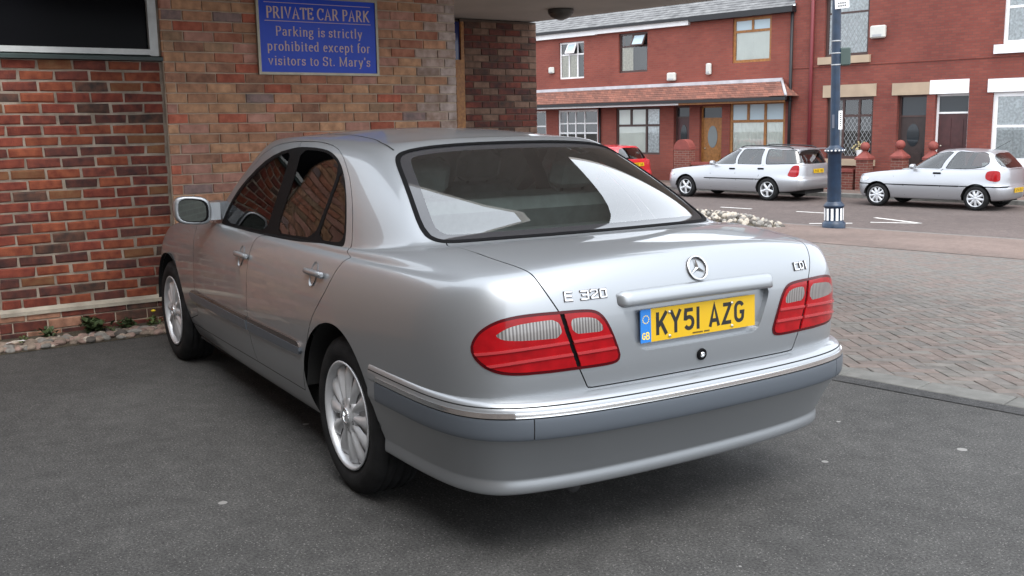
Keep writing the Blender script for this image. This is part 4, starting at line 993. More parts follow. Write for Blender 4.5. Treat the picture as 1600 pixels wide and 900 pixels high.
# roof edge, timber door and glazing in the porch
M['oak'] = pmat('varnished_oak', (.30,.115,.024), .5, 0, .05, .15, var=.3, vscale=30, col2=(.40,.17,.04))
dr = empty('porch_door', P3(wl(3, 2.3, 0)), parent=hall); dr.matrix_parent_inverse = hall.matrix_world.inverted(); bpy.context.view_layer.update()
for a, b, z0, z1, o0, o1, nm in ((3.46, 3.60, -.2, 2.10, 2.28, 2.36, 'door_frame'), (3.46, 3.60, 2.10, 2.18, 2.275, 2.36, 'transom'), (3.56, 3.60, 2.18, 2.60, 2.28, 2.36, 'side_post'), (2.12, 3.46, 2.10, 2.18, 2.28, 2.36, 'transom_rail'), (2.75, 3.44, -.2, 2.08, 2.30, 2.35, 'door_leaf'), (2.12, 2.73, -.2, 2.08, 2.30, 2.35, 'door_leaf')):
    keep(wall_box(MB(), a, b, o0, o1, z0, z1).build(nm, 'oak'), dr)
for z0, z1 in ((.15, .95), (1.15, 1.95)): keep(wall_box(MB(), 3.485, 3.50, 2.272, 2.284, z0, z1).build('frame_moulding', 'oak'), dr)
M['blueglass'] = pmat('blue_glazing', (.02,.03,.13), .1, spec=.5)
keep(wall_box(MB(), 2.12, 3.56, 2.31, 2.33, 2.18, 2.60).build('fanlight', 'blueglass'), dr)
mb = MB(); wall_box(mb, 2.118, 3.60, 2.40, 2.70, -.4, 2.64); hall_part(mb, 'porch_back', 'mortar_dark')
# canopy over the entrance
M['soffit'] = pmat('painted_soffit', (.44,.41,.38), .85, var=.10, vscale=1.5, bump=.1, bscale=30)
CAN_FRONT = -3.2
def street_line(off):       # t where the canopy's street edge (w = 5.65) meets a given depth
    a, b = wl(0, off), wl(1, off); return (5.65-a.dot(NV))/(b.dot(NV)-a.dot(NV))
poly = [wl(-1.3, -2.8), wl(-.46, -3.37), wl(0, -3.7), wl(.38, -3.95), wl(.8, -4.1), wl(1.15, -4.25), wl(1.44, -4.42), wl(1.46, CAN_FRONT), wl(street_line(CAN_FRONT), CAN_FRONT), wl(street_line(2.75), 2.75), wl(2.122, 2.75), wl(2.122, -.008), wl(-1.3, -.008)]  # outer edge over the car is unseen, shaped for the rear window's reflection
can = MB().prism([(p.x, p.y) for p in poly], 2.65, 2.71).build('entrance_canopy', 'soffit', label='flat pale-soffited canopy projecting over the hall entrance', cat='canopy')
lp = empty('soffit_lamp', (5.38, -3.91, 2.65), label='dark bowl lamp under the entrance canopy', cat='lamp')
M['lampbowl'] = pmat('smoked_lamp_bowl', (.075,.07,.065), .35, spec=.4)
b_ = MB().lathe([(.135, -.002), (.14, -.02), (.132, -.05), (.125, -.055)], 28, None, True, (True, True)).build('lamp_base', 'lampbowl'); b_.parent = lp
b_ = MB().lathe([(.124, -.054), (.11, -.075), (.07, -.10), (.03, -.112), (.001, -.114)], 28, None, True, (False, False)).build('lamp_bowl', 'lampbowl'); b_.parent = lp

# ------------------------------------------------------------------ the blue sign
M['sign_blue'] = pmat('blue_sign_face', (.010,.060,.56), .35, 0, .08, .1, spec=.25, var=.06, vscale=3)
M['sign_frame'] = pmat('dull_bronze_frame', (.30,.27,.21), .4, .5, var=.15, vscale=10)
sg = empty('wall_sign', P3(wl(.85, -.02, 1.87)), label='blue framed private car park sign fixed to the brown brick wall', cat='sign'); bpy.context.view_layer.update()
st0, st1, sz0, sz1 = .338, 1.362, 1.862, 2.466
keep(wall_box(MB(), st0+.012, st1-.012, -.024, -.006, sz0+.012, sz1-.012).build('sign_board', 'sign_blue'), sg)
for a, b, z0, z1, nm in ((st0, st1, sz0, sz0+.020, 'frame_rail'), (st0, st1, sz1-.020, sz1, 'frame_rail'), (st0, st0+.020, sz0+.02, sz1-.02, 'frame_stile'), (st1-.020, st1, sz0+.02, sz1-.02, 'frame_stile')):
    keep(wall_box(MB(), a, b, -.034, -.004, z0, z1).build(nm, 'sign_frame'), sg)
SF = seriffont()
def sign_frame_at(t, z): return frame(wl(t, -.0245, z), DW, None, -NW)
for s_, t, z, size, w_, fit in (('PRIVATE CAR PARK', .856, 2.292, .084, 9, .872), ('Parking is strictly', .855, 2.160, .069, 8, .735), ('prohibited except for', .851, 2.047, .069, 8, .875), ("visitors to St. Mary's", .850, 1.937, .069, 8, .870)):
    mb = MB(); text(mb, s_, SF, sign_frame_at(t, z), size, 66, w_+1.5, 4.2, gap=7, h=.0005, fit=fit); o = mb.build('lettering', 'letter_gold', flat=True); keep(o, sg); o['kind'] = 'stuff'
for z in (2.270, 2.408): keep(wall_box(MB(), .404, 1.30, -.0258, -.0235, z-.0022, z+.0022).build('ruled_line', 'letter_gold'), sg)
# ------------------------------------------------------------------ the terrace across the street (local frame: x = s, y = w, z up)
def brick_tex_mat(name, c1, c2, mort, bw=.225, rh=.075, msize=.008, rough=.88):
    m, nt, out = new_mat(name); N = nt.nodes.new; L = nt.links.new
    b = N('ShaderNodeBsdfPrincipled'); b.inputs['Roughness'].default_value = rough; b.inputs['Specular IOR Level'].default_value = .3; L(b.outputs[0], out.inputs[0])
    tc = N('ShaderNodeTexCoord'); sp_ = N('ShaderNodeSeparateXYZ'); L(tc.outputs['Object'], sp_.inputs[0]); ad = N('ShaderNodeMath'); ad.operation = 'ADD'; L(sp_.outputs[0], ad.inputs[0]); L(sp_.outputs[1], ad.inputs[1])
    cb = N('ShaderNodeCombineXYZ'); L(ad.outputs[0], cb.inputs[0]); L(sp_.outputs[2], cb.inputs[1])
    t = N('ShaderNodeTexBrick'); L(cb.outputs[0], t.inputs['Vector']); t.inputs['Scale'].default_value = 1; t.inputs['Brick Width'].default_value = bw; t.inputs['Row Height'].default_value = rh; t.inputs['Mortar Size'].default_value = msize
    t.inputs['Color1'].default_value = (*c1, 1); t.inputs['Color2'].default_value = (*c2, 1); t.inputs['Mortar'].default_value = (*mort, 1)
    n = N('ShaderNodeTexNoise'); n.inputs['Scale'].default_value = .9; n.inputs['Detail'].default_value = 6; L(tc.outputs['Object'], n.inputs['Vector'])
    r = N('ShaderNodeValToRGB'); r.color_ramp.elements[0].position, r.color_ramp.elements[1].position = .3, .72; r.color_ramp.elements[0].color = (.80,.80,.82,1); r.color_ramp.elements[1].color = (1.10,1.07,1.05,1); L(n.outputs['Fac'], r.inputs[0])
    mx = N('ShaderNodeMixRGB'); mx.blend_type = 'MULTIPLY'; mx.inputs[0].default_value = 1; L(t.outputs['Color'], mx.inputs[1]); L(r.outputs[0], mx.inputs[2]); L(mx.outputs[0], b.inputs['Base Color'])
    bp = N('ShaderNodeBump'); bp.inputs['Strength'].default_value = .6; bp.inputs['Distance'].default_value = .01; bp.invert = True; L(t.outputs['Fac'], bp.inputs['Height']); L(bp.outputs[0], b.inputs['Normal']); return m
M['terr_a'] = brick_tex_mat('terrace_brick_left', (.240,.070,.050), (.205,.056,.042), (.185,.075,.060))
M['terr_b'] = brick_tex_mat('terrace_brick_right', (.215,.062,.046), (.178,.048,.037), (.14,.062,.052))
M['gwall'] = brick_tex_mat('garden_wall_brick', (.19,.060,.044), (.14,.042,.034), (.22,.15,.12))
M['gwall_red'] = pmat('red_painted_coping', (.19,.045,.036), .75, var=.2, vscale=5)
M['slate'] = pmat('roof_slate', (.115,.115,.118), .75, var=.30, vscale=3.5, bump=.4, bscale=14, col2=(.20,.20,.20))
M['tile'] = brick_tex_mat('pent_roof_tile', (.27,.115,.082), (.16,.075,.058), (.12,.065,.05), .17, .10, .006)
M['lead'] = pmat('lead_flashing', (.42,.41,.43), .6, var=.2, vscale=3)
M['wpaint'] = pmat('white_paint', (.74,.74,.74), .5, var=.06, vscale=4)
M['blackpaint'] = pmat('black_paint', (.012,.012,.014), .5)
M['beige'] = pmat('beige_painted_stone', (.36,.275,.195), .8, var=.10, vscale=3)
M['wstone'] = pmat('white_painted_stone', (.78,.78,.79), .7, var=.06, vscale=3)
M['brownfr'] = pmat('brown_window_frame', (.055,.028,.024), .45)
M['timber'] = pmat('orange_stained_timber', (.27,.115,.030), .5, var=.25, vscale=12)
M['mahog'] = pmat('dark_red_door', (.052,.016,.016), .4, var=.2, vscale=8)
M['blackdoor'] = pmat('dark_brown_door', (.030,.018,.016), .4, var=.2, vscale=8)
M['maroonpipe'] = pmat('maroon_downpipe', (.16,.025,.030), .5)
M['pane'] = pmat('dim_window_pane', (.022,.026,.030), .04, spec=.5)
M['blind'] = pmat('pale_blind', (.80,.81,.76), .8, var=.05, vscale=2)
M['net'] = pmat('net_curtain', (.66,.68,.70), .9, var=.30, vscale=16)
M['curtain'] = pmat('cream_curtain', (.60,.55,.45), .9, var=.2, vscale=20)
M['alarm'] = pmat('alarm_box_plastic', (.52,.52,.48), .5, var=.08, vscale=5)
M['leading'] = pmat('lead_strips', (.34,.35,.36), .5)
M['art'] = pmat('pale_blue_stained_glass', (.40,.50,.55), .2)
M['doorglass'] = pmat('textured_door_glass', (.16,.18,.18), .25)
M['pink_wall'] = M['gwall_red']
def bxl(mb, a, b): return mb.box(tuple((p+q)/2 for p, q in zip(a, b)), tuple(abs(q-p) for p, q in zip(a, b)))
def street_thing(name, s, w, z, label, cat, group=None): return empty(name, P3(sw(s, w, z)), TH, label=label, cat=cat, group=group)
class House:
    def __init__(h, name, label, s0, s1, w, mat, group):
        h.o = street_thing(name, 0, 0, 0, label, 'house', group); h.o.location = (0, 0, 0); h.s0, h.s1, h.w, h.mat, h.open = s0, s1, w, mat, []
    def part(h, mb, name, mat, parent=None, **k): return mb.build(name, mat, parent or h.o, **k)
    def box(h, name, mat, a, b, parent=None): return h.part(bxl(MB(), a, b), name, mat, parent)
    def wall(h, z0, z1, depth=.25):
        S_ = sorted({h.s0, h.s1, *[v for o in h.open for v in o[:2]]}); Z_ = sorted({z0, z1, *[v for o in h.open for v in o[2:]]}); mb = MB()
        S_ = [s for s in S_ if h.s0 <= s <= h.s1]
        for a, b in zip(S_[:-1], S_[1:]):
            for c, d in zip(Z_[:-1], Z_[1:]):
                if any(o[0]-1e-6 <= a and b <= o[1]+1e-6 and o[2]-1e-6 <= c and d <= o[3]+1e-6 for o in h.open): continue
                mb.add([(a, h.w, c), (b, h.w, c), (b, h.w, d), (a, h.w, d)], [(0, 1, 2, 3)])
        for a, b, c, d in h.open:
            w0, w1 = h.w, h.w+depth; mb.add([(a, w0, c), (a, w1, c), (a, w1, d), (a, w0, d)], [(0, 1, 2, 3)]); mb.add([(b, w0, c), (b, w0, d), (b, w1, d), (b, w1, c)], [(0, 1, 2, 3)]); mb.add([(a, w0, d), (b, w0, d), (b, w1, d), (a, w1, d)], [(0, 3, 2, 1)]); mb.add([(a, w0, c), (b, w0, c), (b, w1, c), (a, w1, c)], [(0, 1, 2, 3)])
        mb.add([(h.s0, h.w, z0), (h.s0, h.w+6, z0), (h.s0, h.w+6, z1), (h.s0, h.w, z1)], [(0, 1, 2, 3)]); mb.add([(h.s1, h.w, z0), (h.s1, h.w+6, z0), (h.s1, h.w+6, z1), (h.s1, h.w, z1)], [(0, 3, 2, 1)])
        mb.add([(h.s0, h.w+.6, z0), (h.s1, h.w+.6, z0), (h.s1, h.w+.6, z1), (h.s0, h.w+.6, z1)], [(0, 1, 2, 3)])
        return h.part(mb, 'wall', h.mat, flat=True)
    def window(h, s0, s1, z0, z1, fm, cols=(0, 1), rows=(0, 1), fr=.07, inset=.10, fills=None, cut=True, w=None, lead=None, bar=.05, skip=()):
        """cols / rows are fractions of the mullions; fills[(i,j)] names the stuff behind a pane"""
        w = h.w if w is None else w
        if cut: h.open.append((s0, s1, z0, z1))
        fw_ = w+inset; mb = MB(); W_, H_ = s1-s0, z1-z0
        for a, b in (((s0, z0), (s1, z0+fr)), ((s0, z1-fr), (s1, z1)), ((s0, z0+fr), (s0+fr, z1-fr)), ((s1-fr, z0+fr), (s1, z1-fr))): bxl(mb, (a[0], fw_, a[1]), (b[0], fw_+.06, b[1]))
        cs = [s0+W_*c for c in cols]; rs = [z0+H_*r for r in rows]
        for i, c in enumerate(cs[1:-1], 1):
            for j in range(len(rs)-1):
                if (i, j) not in skip: bxl(mb, (c-bar/2, fw_+.003, rs[j]+(fr if j == 0 else .001)), (c+bar/2, fw_+.057, rs[j+1]-(fr if j == len(rs)-2 else .001)))
        for r in rs[1:-1]: bxl(mb, (s0+fr, fw_+.006, r-bar/2), (s1-fr, fw_+.054, r+bar/2))
        win = h.part(mb, 'window', fm)
        for i in range(len(cs)-1):
            for j in range(len(rs)-1):
                a, b, c, d = cs[i]+(.0005 if (i, j) in skip else .02), cs[i+1]-(.0005 if (i+1, j) in skip else .02), rs[j]+.02, rs[j+1]-.02; f = (fills or {}).get((i, j), (fills or {}).get('*'))
                h.part(MB().add([(a, fw_+.03, c), (b, fw_+.03, c), (b, fw_+.03, d), (a, fw_+.03, d)], [(0, 1, 2, 3)]), 'pane', f if f in ('art',) else 'winglass', win, flat=True)
                if f and f != 'art':
                    n = max(2, int((b-a)/.05)); v = []
                    for k in range(n+1):
                        x = a+(b-a)*k/n; y = fw_+.05+(.012*math.sin(k*2.1+i) if f in ('net', 'curtain', 'vert') else .004*(k % 2)); v += [(x, y, c), (x, y, d)]
                    h.part(MB().add(v, [(2*k, 2*k+2, 2*k+3, 2*k+1) for k in range(n)]), 'curtain' if f != 'blind' else 'blind', {'vert': 'blind'}.get(f, f), win, flat=True)
        h.part(MB().add([(s0, fw_+.30, z0), (s1, fw_+.30, z0), (s1, fw_+.30, z1), (s0, fw_+.30, z1)], [(0, 1, 2, 3)]), 'room_shade', 'room', win, flat=True)
        if lead:
            mb = MB(); a, b, c, d = lead; st = .13; k = 0; y = fw_+.022
            span = (b-a)+(d-c)
            x = a-(d-c)
            while x < b+(d-c):
                for sg_ in (1, -1):
                    pts = []
                    t0, t1 = 0, d-c
                    x0, x1 = (x, x+(d-c)*.62) if sg_ > 0 else (x, x-(d-c)*.62)
                    for q in range(41):
                        t = q/40; xx = x0+(x1-x0)*t
                        if a <= xx <= b: pts.append((xx, c+(d-c)*t))
                    if len(pts) > 1:
                        (p0, q0), (p1, q1) = pts[0], pts[-1]; mb.add([(p0-.006, y, q0), (p0+.006, y, q0), (p1+.006, y, q1), (p1-.006, y, q1)], [(0, 1, 2, 3)])
                x += st
            h.part(mb, 'lead_lattice', 'leading', win, flat=True, kind='stuff')
        return win
    def door(h, s0, s1, z0, z1, dm, fm, fan=.4, inset=.14, glass=None, fr=.06, cut=True, w=None):
        w = h.w if w is None else w
        if cut: h.open.append((s0, s1, z0, z1))
        y = w+inset; mb = MB()
        bxl(mb, (s0, y, z0), (s0+fr, y+.07, z1)); bxl(mb, (s1-fr, y, z0), (s1, y+.07, z1)); bxl(mb, (s0+fr, y, z1-fr), (s1-fr, y+.07, z1))
        if fan: bxl(mb, (s0+fr, y+.003, z1-fr-fan-.05), (s1-fr, y+.067, z1-fr-fan))
        d = h.part(mb, 'door_frame', fm); zt = z1-fr-(fan+.05 if fan else 0)
        leaf = h.box('door', dm, (s0+fr, y+.02, z0), (s1-fr, y+.055, zt), d)
        W_ = s1-s0-2*fr
        for a, b, c, e in ((.14, .44, .12, .40), (.56, .86, .12, .40), (.14, .44, .50, .92), (.56, .86, .50, .92)):
            if glass and c > .45: continue
            h.box('door_panel', dm, (s0+fr+W_*a, y+.008, z0+(zt-z0)*c), (s0+fr+W_*b, y+.022, z0+(zt-z0)*e), d)
        if glass: h.part(MB().lathe([(.5, 0), (.5, .01)], 20, Matrix.Translation((s0+fr+W_/2, y+.018, z0+(zt-z0)*.70)) @ Matrix.Rotation(math.pi/2, 4, 'X') @ Matrix.Diagonal((W_*.5, (zt-z0)*.38, 1, 1))), 'door_glass', glass, d)
        if fan: h.part(MB().add([(s0+fr, y+.035, z1-fr-fan), (s1-fr, y+.035, z1-fr-fan), (s1-fr, y+.035, z1-fr), (s0+fr, y+.035, z1-fr)], [(0, 1, 2, 3)]), 'fanlight', 'pane', d, flat=True)
        h.part(MB().lathe([(.02, 0), (.028, .02), (.015, .035), (.001, .037)], 10, Matrix.Translation((s0+fr+W_*.12, y+.02, z0+(zt-z0)*.5)) @ Matrix.Rotation(math.pi/2, 4, 'X')), 'door_knob', 'steel_screw', d)
        h.box('doorstep', 'kerb', (s0-.05, w-.12, z0-.14), (s1+.05, w+inset+.1, z0-.004)); return d
    def slates(h, s0, s1, w0, z0, w1, z1, rows, mat, name, th=.02):
        mb = MB()
        for k in range(rows):
            a, b = k/rows, (k+1)/rows; wa, wb = w0+(w1-w0)*a, w0+(w1-w0)*b; za, zb = z0+(z1-z0)*a, z0+(z1-z0)*b
            mb.add([(s0, wa, za+th), (s1, wa, za+th), (s1, wb, zb+.003), (s0, wb, zb+.003)], [(0, 1, 2, 3)]); mb.add([(s0, wa, za), (s1, wa, za), (s1, wa, za+th), (s0, wa, za+th)], [(0, 1, 2, 3)])
        return h.part(mb, name, mat, flat=True, kind='stuff')
M['winglass'] = glassmat('house_glass', (.86,.89,.88), 1.5, 0, .03)
M['room'] = pmat('dim_room', (.03,.028,.026), .95)
GW = 25.6; ZG = ZS+.11
terr = 'houses of the red brick terrace'
# --- three houses of the lower range on the left
hA = House('terraced_house', 'red brick house with white-framed windows beside the canopy', -34.0, -22.15, GW, 'terr_a', terr)
hB = House('terraced_house', 'red brick house with dark brown windows behind the red hatchback', -22.15, -17.85, GW, 'terr_a', terr)
hC = House('terraced_house', 'red brick house with orange timber windows and orange front door', -17.85, -13.98, GW, 'terr_a', terr)
hA.window(-24.12, -22.83, 3.13, 4.50, 'wpaint', (0, .36, .70, 1), (0, .66, 1), .06, .07, {(0,0): 'curtain', (2,0): None, (1,0): 'curtain', '*': None}, bar=.05)
hB.window(-21.13, -19.80, 3.23, 4.62, 'brownfr', (0, .45, 1), (0, .66, 1), .07, .07, {(0,0): 'curtain', '*': None}, skip={(1, 0)})
hC.window(-16.25, -14.80, 3.32, 4.74, 'timber', (0, .5, 1), (0, .70, 1), .09, .05, {(0,1): 'art', (1,1): 'art', '*': 'blind'}, bar=.08, skip={(1, 0)})
def open_light(h, s0, s1, zt, hgt, fm):   # top-hung casement standing ajar
    m_ = Matrix.Translation(((s0+s1)/2, GW+.04, zt)) @ Matrix.Rotation(math.radians(-28), 4, 'X'); W_ = s1-s0; mb = MB()
    for c, d in (((0, 0, -.025), (W_, .04, .05)), ((0, 0, -hgt+.025), (W_, .04, .05)), ((-W_/2+.025, 0, -hgt/2), (.05, .04, hgt-.1)), ((W_/2-.025, 0, -hgt/2), (.05, .04, hgt-.1))): mb.box(c, d, m_)
    o = h.part(mb, 'open_casement', fm); h.part(MB().box((0, 0, -hgt/2), (W_-.1, .01, hgt-.1), m_), 'pane', 'art', o)
open_light(hB, -20.45, -19.88, 4.55, .46, 'brownfr'); open_light(hA, -23.66, -23.22, 4.44, .42, 'wpaint')
# ground floor: bay fronts stand slightly forward
BW = GW-.12
hA.window(-24.20, -22.15, .45, 1.95, 'wpaint', (0, .22, .43, .66, 1), (0, .42, .66, 1), .07, .05, {'*': None}, cut=True)
hA.window(-26.9, -24.85, .45, 1.95, 'wpaint', (0, .5, 1), (0, .6, 1), .07, .05)
hB.window(-21.25, -19.22, .30, 1.97, 'brownfr', (0, .33, .68, 1), (0, .62, 1), .07, .05, {(0,0): 'blind', (1,0): 'blind', (0,1): 'blind', (1,1): 'blind', (2,0): 'net', (2,1): 'net'}, bar=.08, skip={(1, 0)})
hB.door(-18.62, -17.95, ZG+.15, 1.98, 'mahog', 'brownfr', .30, .14, 'pane')
hC.door(-17.52, -16.62, ZG+.15, 1.96, 'timber', 'timber', .34, .12, 'doorglass')
hC.window(-16.30, -14.22, .20, 2.06, 'timber', (0, .33, .64, 1), (0, .66, 1), .09, .03, {(0,1): 'art', (1,1): 'art', (2,1): 'art', '*': 'vert'}, bar=.09, skip={(1, 0)})
for h in (hA, hB, hC): h.wall(ZG-.1, 4.86)
hA.open and None
for h, e in ((hA, 'wpaint'), (hB, 'wpaint'), (hC, 'blackpaint')):
    s1 = h.s1; w = GW
    if h is hB:
        h.box('fascia', 'wpaint', (h.s0, w-.14, 4.68), (-17.95, w-.003, 4.86)); h.box('gutter', 'blackpaint', (h.s0, w-.24, 4.84), (h.s1, w-.14, 4.93))
    elif h is hA:
        h.box('fascia', 'wpaint', (h.s0, w-.14, 4.66), (h.s1-.002, w-.003, 4.86)); h.box('gutter', 'blackpaint', (h.s0, w-.24, 4.84), (h.s1, w-.14, 4.93))
    else: h.box('gutter', 'blackpaint', (h.s0, w-.26, 4.76), (h.s1+.05, w-.003, 4.94))
    h.slates(h.s0, h.s1+(.05 if h is hC else 0), GW-.20, 4.93, GW+3.0, 6.45, 15, 'slate', 'roof_slates', .022)
    # pent roof over the ground floor
    e1 = h.s1 if h is not hC else -14.35
    h.slates(h.s0, e1, GW-.78, 2.17, GW-.02, 2.66, 7, 'tile', 'pent_roof_tiles', .025)
    h.box('pent_flashing', 'lead', (h.s0, GW-.05, 2.66), (e1, GW-.003, 2.77))
    h.box('pent_gutter', 'blackpaint', (h.s0, GW-.86, 2.06), (h.s1 if h is not hC else -13.72, GW-.77, 2.16))
    h.box('pent_fascia', 'wpaint' if h is not hC else 'timber', (h.s0, GW-.77, 2.00), (h.s1 if h is not hC else -13.80, GW-.74, 2.09))
    h.box('pent_soffit', 'blackpaint', (h.s0, GW-.74, 2.03), (h.s1 if h is not hC else -13.98, GW-.004, 2.06))
# hipped end of the pent roof
mb = MB(); mb.add([(-14.35, GW-.78, 2.19), (-13.74, GW-.78, 2.19), (-14.35, GW-.02, 2.68)], [(0, 1, 2)]); mb.add([(-13.74, GW-.78, 2.19), (-13.74, GW-.02, 2.19), (-14.35, GW-.02, 2.68)], [(0, 1, 2)])
hC.part(mb, 'pent_hip', 'tile', flat=True)
mb = MB(); mb.tube([(-13.76, GW-.76, 2.20), (-14.35, GW-.04, 2.70)], .045, 6); hC.part(mb, 'hip_ridge', 'lead')
hC.part(MB().tube([(-14.02, GW-.08, 4.80), (-14.02, GW-.08, ZG)], .05, 8), 'downpipe', 'blackpaint')
hB.part(MB().tube([(-22.0, GW-.06, 2.0), (-22.0, GW-.06, ZG)], .04, 8), 'downpipe', 'blackpaint')
for s, z, d, lab in ((-24.48, 3.49, (.28, .09, .24), 'pale square alarm box beside the white upper window'), (-18.68, 2.99, (.36, .12, .28), 'white alarm box above the pent roof of the terrace'), (-17.14, 3.18, (.20, .10, .38), 'tall cream alarm box near the timber window'), (-11.19, 3.95, (.46, .14, .36), 'white alarm box beside the leaded upper window')):
    o = street_thing('alarm_box', s, GW-.01, z-d[2]/2, lab, 'alarm box', 'alarm boxes on the terrace')
    MB().box((0, -d[1]/2, d[2]/2), d, None, .03).build('alarm_cover', 'alarm', o); MB().box((0, -d[1]-.004, d[2]*.2), (d[0]*.6, .012, d[2]*.18)).build('alarm_lens', 'leading', o)
# --- two taller houses on the right
hD = House('terraced_house', 'red brick house with beige lintels and leaded windows behind the blue post', -13.98, -9.60, GW, 'terr_b', terr)
hE = House('terraced_house', 'red brick house with white lintels and white sash windows at the right', -9.60, -3.2, GW, 'terr_b', terr)
hD.window(-12.95, -11.52, 3.32, 5.10, 'brownfr', (0, 1), (0, .72, 1), .09, .10, {'*': 'net'}, lead=(-12.86, -11.61, 3.40, 4.52))
hD.box('window_sill', 'beige', (-13.1, GW-.10, 3.10), (-11.42, GW+.08, 3.318))
hD.window(-12.80, -11.28, .25, 2.10, 'brownfr', (0, .34, .68, 1), (0, .70, 1), .09, .10, {'*': None, (0,0): 'net'}, lead=(-12.70, -11.38, .34, 1.50), bar=.07)
hD.box('lintel', 'beige', (-12.92, GW-.035, 2.104), (-11.20, GW+.06, 2.47)); hD.box('window_sill', 'beige', (-12.95, GW-.10, .05), (-11.15, GW+.09, .246))
hD.door(-10.55, -9.68, ZG+.35, 2.10, 'blackdoor', 'brownfr', .52, .16, 'pane'); hD.box('lintel', 'beige', (-10.71, GW-.035, 2.104), (-9.603, GW+.06, 2.45))
hE.door(-9.44, -8.50, ZG+.35, 2.10, 'mahog', 'wpaint', .44, .14); hE.box('lintel', 'wstone', (-9.597, GW-.035, 2.104), (-8.51, GW+.06, 2.49))
hE.window(-7.86, -6.55, .20, 2.10, 'wpaint', (0, 1), (0, .52, 1), .12, .06, {'*': 'net'}, bar=.07); hE.box('lintel', 'wstone', (-8.0, GW-.035, 2.104), (-6.40, GW+.05, 2.46)); hE.box('window_sill', 'wstone', (-8.0, GW-.10, .03), (-6.4, GW+.05, .196))
hE.window(-7.70, -6.60, 3.36, 5.3, 'wpaint', (0, 1), (0, .5, 1), .10, .08, {'*': 'net'}, bar=.07); hE.box('window_sill', 'wstone', (-7.88, GW-.10, 3.12), (-6.5, GW+.07, 3.356))
for h in (hD, hE):
    h.wall(ZG-.1, 7.4); h.box('string_course', h.mat, (h.s0+.002, GW-.022, 3.03), (h.s1-.002, GW-.002, 3.10)); h.slates(h.s0, h.s1, GW-.25, 7.4, GW+3.5, 9.2, 18, 'slate', 'roof_slates')
    h.box('gutter', 'blackpaint', (h.s0, GW-.3, 7.28), (h.s1, GW-.003, 7.4))
hD.part(MB().tube([(-13.32, GW-.07, 7.3), (-13.32, GW-.07, ZG)], .055, 8), 'downpipe', 'maroonpipe')
# flower pot in the lower leaded window
# --- front garden walls and posts
def gwall(s0, s1, label, top=.02, w=24.4, cop='gwall_red'):
    o = street_thing('garden_wall', 0, 0, 0, label, 'garden wall', 'low garden walls along the far pavement'); o.location = (0, 0, 0)
    bxl(MB(), (s0, w, ZG-.05), (s1, w+.22, top-.09)).build('wall_body', 'gwall', o); bxl(MB(), (s0-.01, w-.03, top-.09), (s1+.01, w+.25, top)).build('coping', cop, o)
    bxl(MB(), (s0, w-.04, ZG-.05), (s1, w-.002, ZG+.22)).build('wall_footing', 'gwall', o)
gwall(-33.5, -22.3, 'low garden wall before the white-windowed house', .05); gwall(-21.6, -18.9, 'low garden wall behind the red hatchback', .05)
gwall(-16.95, -14.2, 'low red-coped garden wall behind the silver estate', .12); gwall(-13.8, -11.22, 'low garden wall behind the blue lamp post', .0)
gwall(-9.0, -4, 'low garden wall behind the small silver hatchback', .0)
def gpost(s, top, label, kind, w=24.36, wd=.36):
    o = street_thing('gate_post', s, w+.15, ZG-.05, label, 'gate post', 'brick gate posts of the terrace'); h_ = top-(ZG-.05)
    MB().box((0, 0, h_/2), (wd, .34, h_)).build('post_shaft', 'gwall', o)
    if kind == 'round':
        n = 12; v = [(wd/2*1.04*math.cos(math.pi*i/n), y, h_+.004+.34*math.sin(math.pi*i/n)) for y in (-.18, .18) for i in range(n+1)]; m = n+1
        MB().add(v, [(i, i+1, m+i+1, m+i) for i in range(n)]+[tuple(range(m)), tuple(range(2*m-1, m-1, -1)), (0, m, 2*m-1, m-1)]).build('round_cap', 'gwall_red', o)
    else:
        MB().lathe([(.40, 0), (.40, .06), (.16, .20), (.10, .25)], 4, Matrix.Translation((0, 0, h_)) @ Matrix.Rotation(math.pi/4, 4, 'Z') @ Matrix.Diagonal((.74, .70, 1, 1)), False).build('pyramid_cap', 'gwall_red', o)
        MB().lathe([(.06, .22), (.06, .26)]+[(.135*math.sin(a), .38-.135*math.cos(a)) for a in [math.pi*k/10 for k in range(1, 10)]]+[(.001, .515)], 16, Matrix.Translation((0, 0, h_)), True, (True, True)).build('ball_finial', 'gwall_red', o)
gpost(-17.33, .52, 'round-topped brick gate post in front of the orange door', 'round', wd=.62)
gpost(-10.93, .27, 'ball-topped gate post just right of the blue lamp post', 'ball'); gpost(-9.88, .33, 'ball-topped gate post in front of the dark brown door', 'ball'); gpost(-8.95, .30, 'ball-topped gate post before the dark red door', 'ball')
o = street_thing('flower_pot', -11.72, GW+.11, .32, 'white pot of cream flowers on the leaded window sill', 'flower pot')
fl = MB(); rnd = random.Random(3)
MB().lathe([(.07, 0), (.10, .18), (.105, .2)], 14).build('pot', 'wpaint', o)
for k in range(26): c = (rnd.gauss(0, .11), rnd.gauss(0, .05), .32+rnd.gauss(0, .07)); fl.lathe([(.001, -.03), (.035, 0), (.001, .03)], 6, Matrix.Translation(c))
fl.build('flowers', pmat('cream_petals', (.50,.42,.22), .8, var=.3, vscale=9), o, kind='stuff')

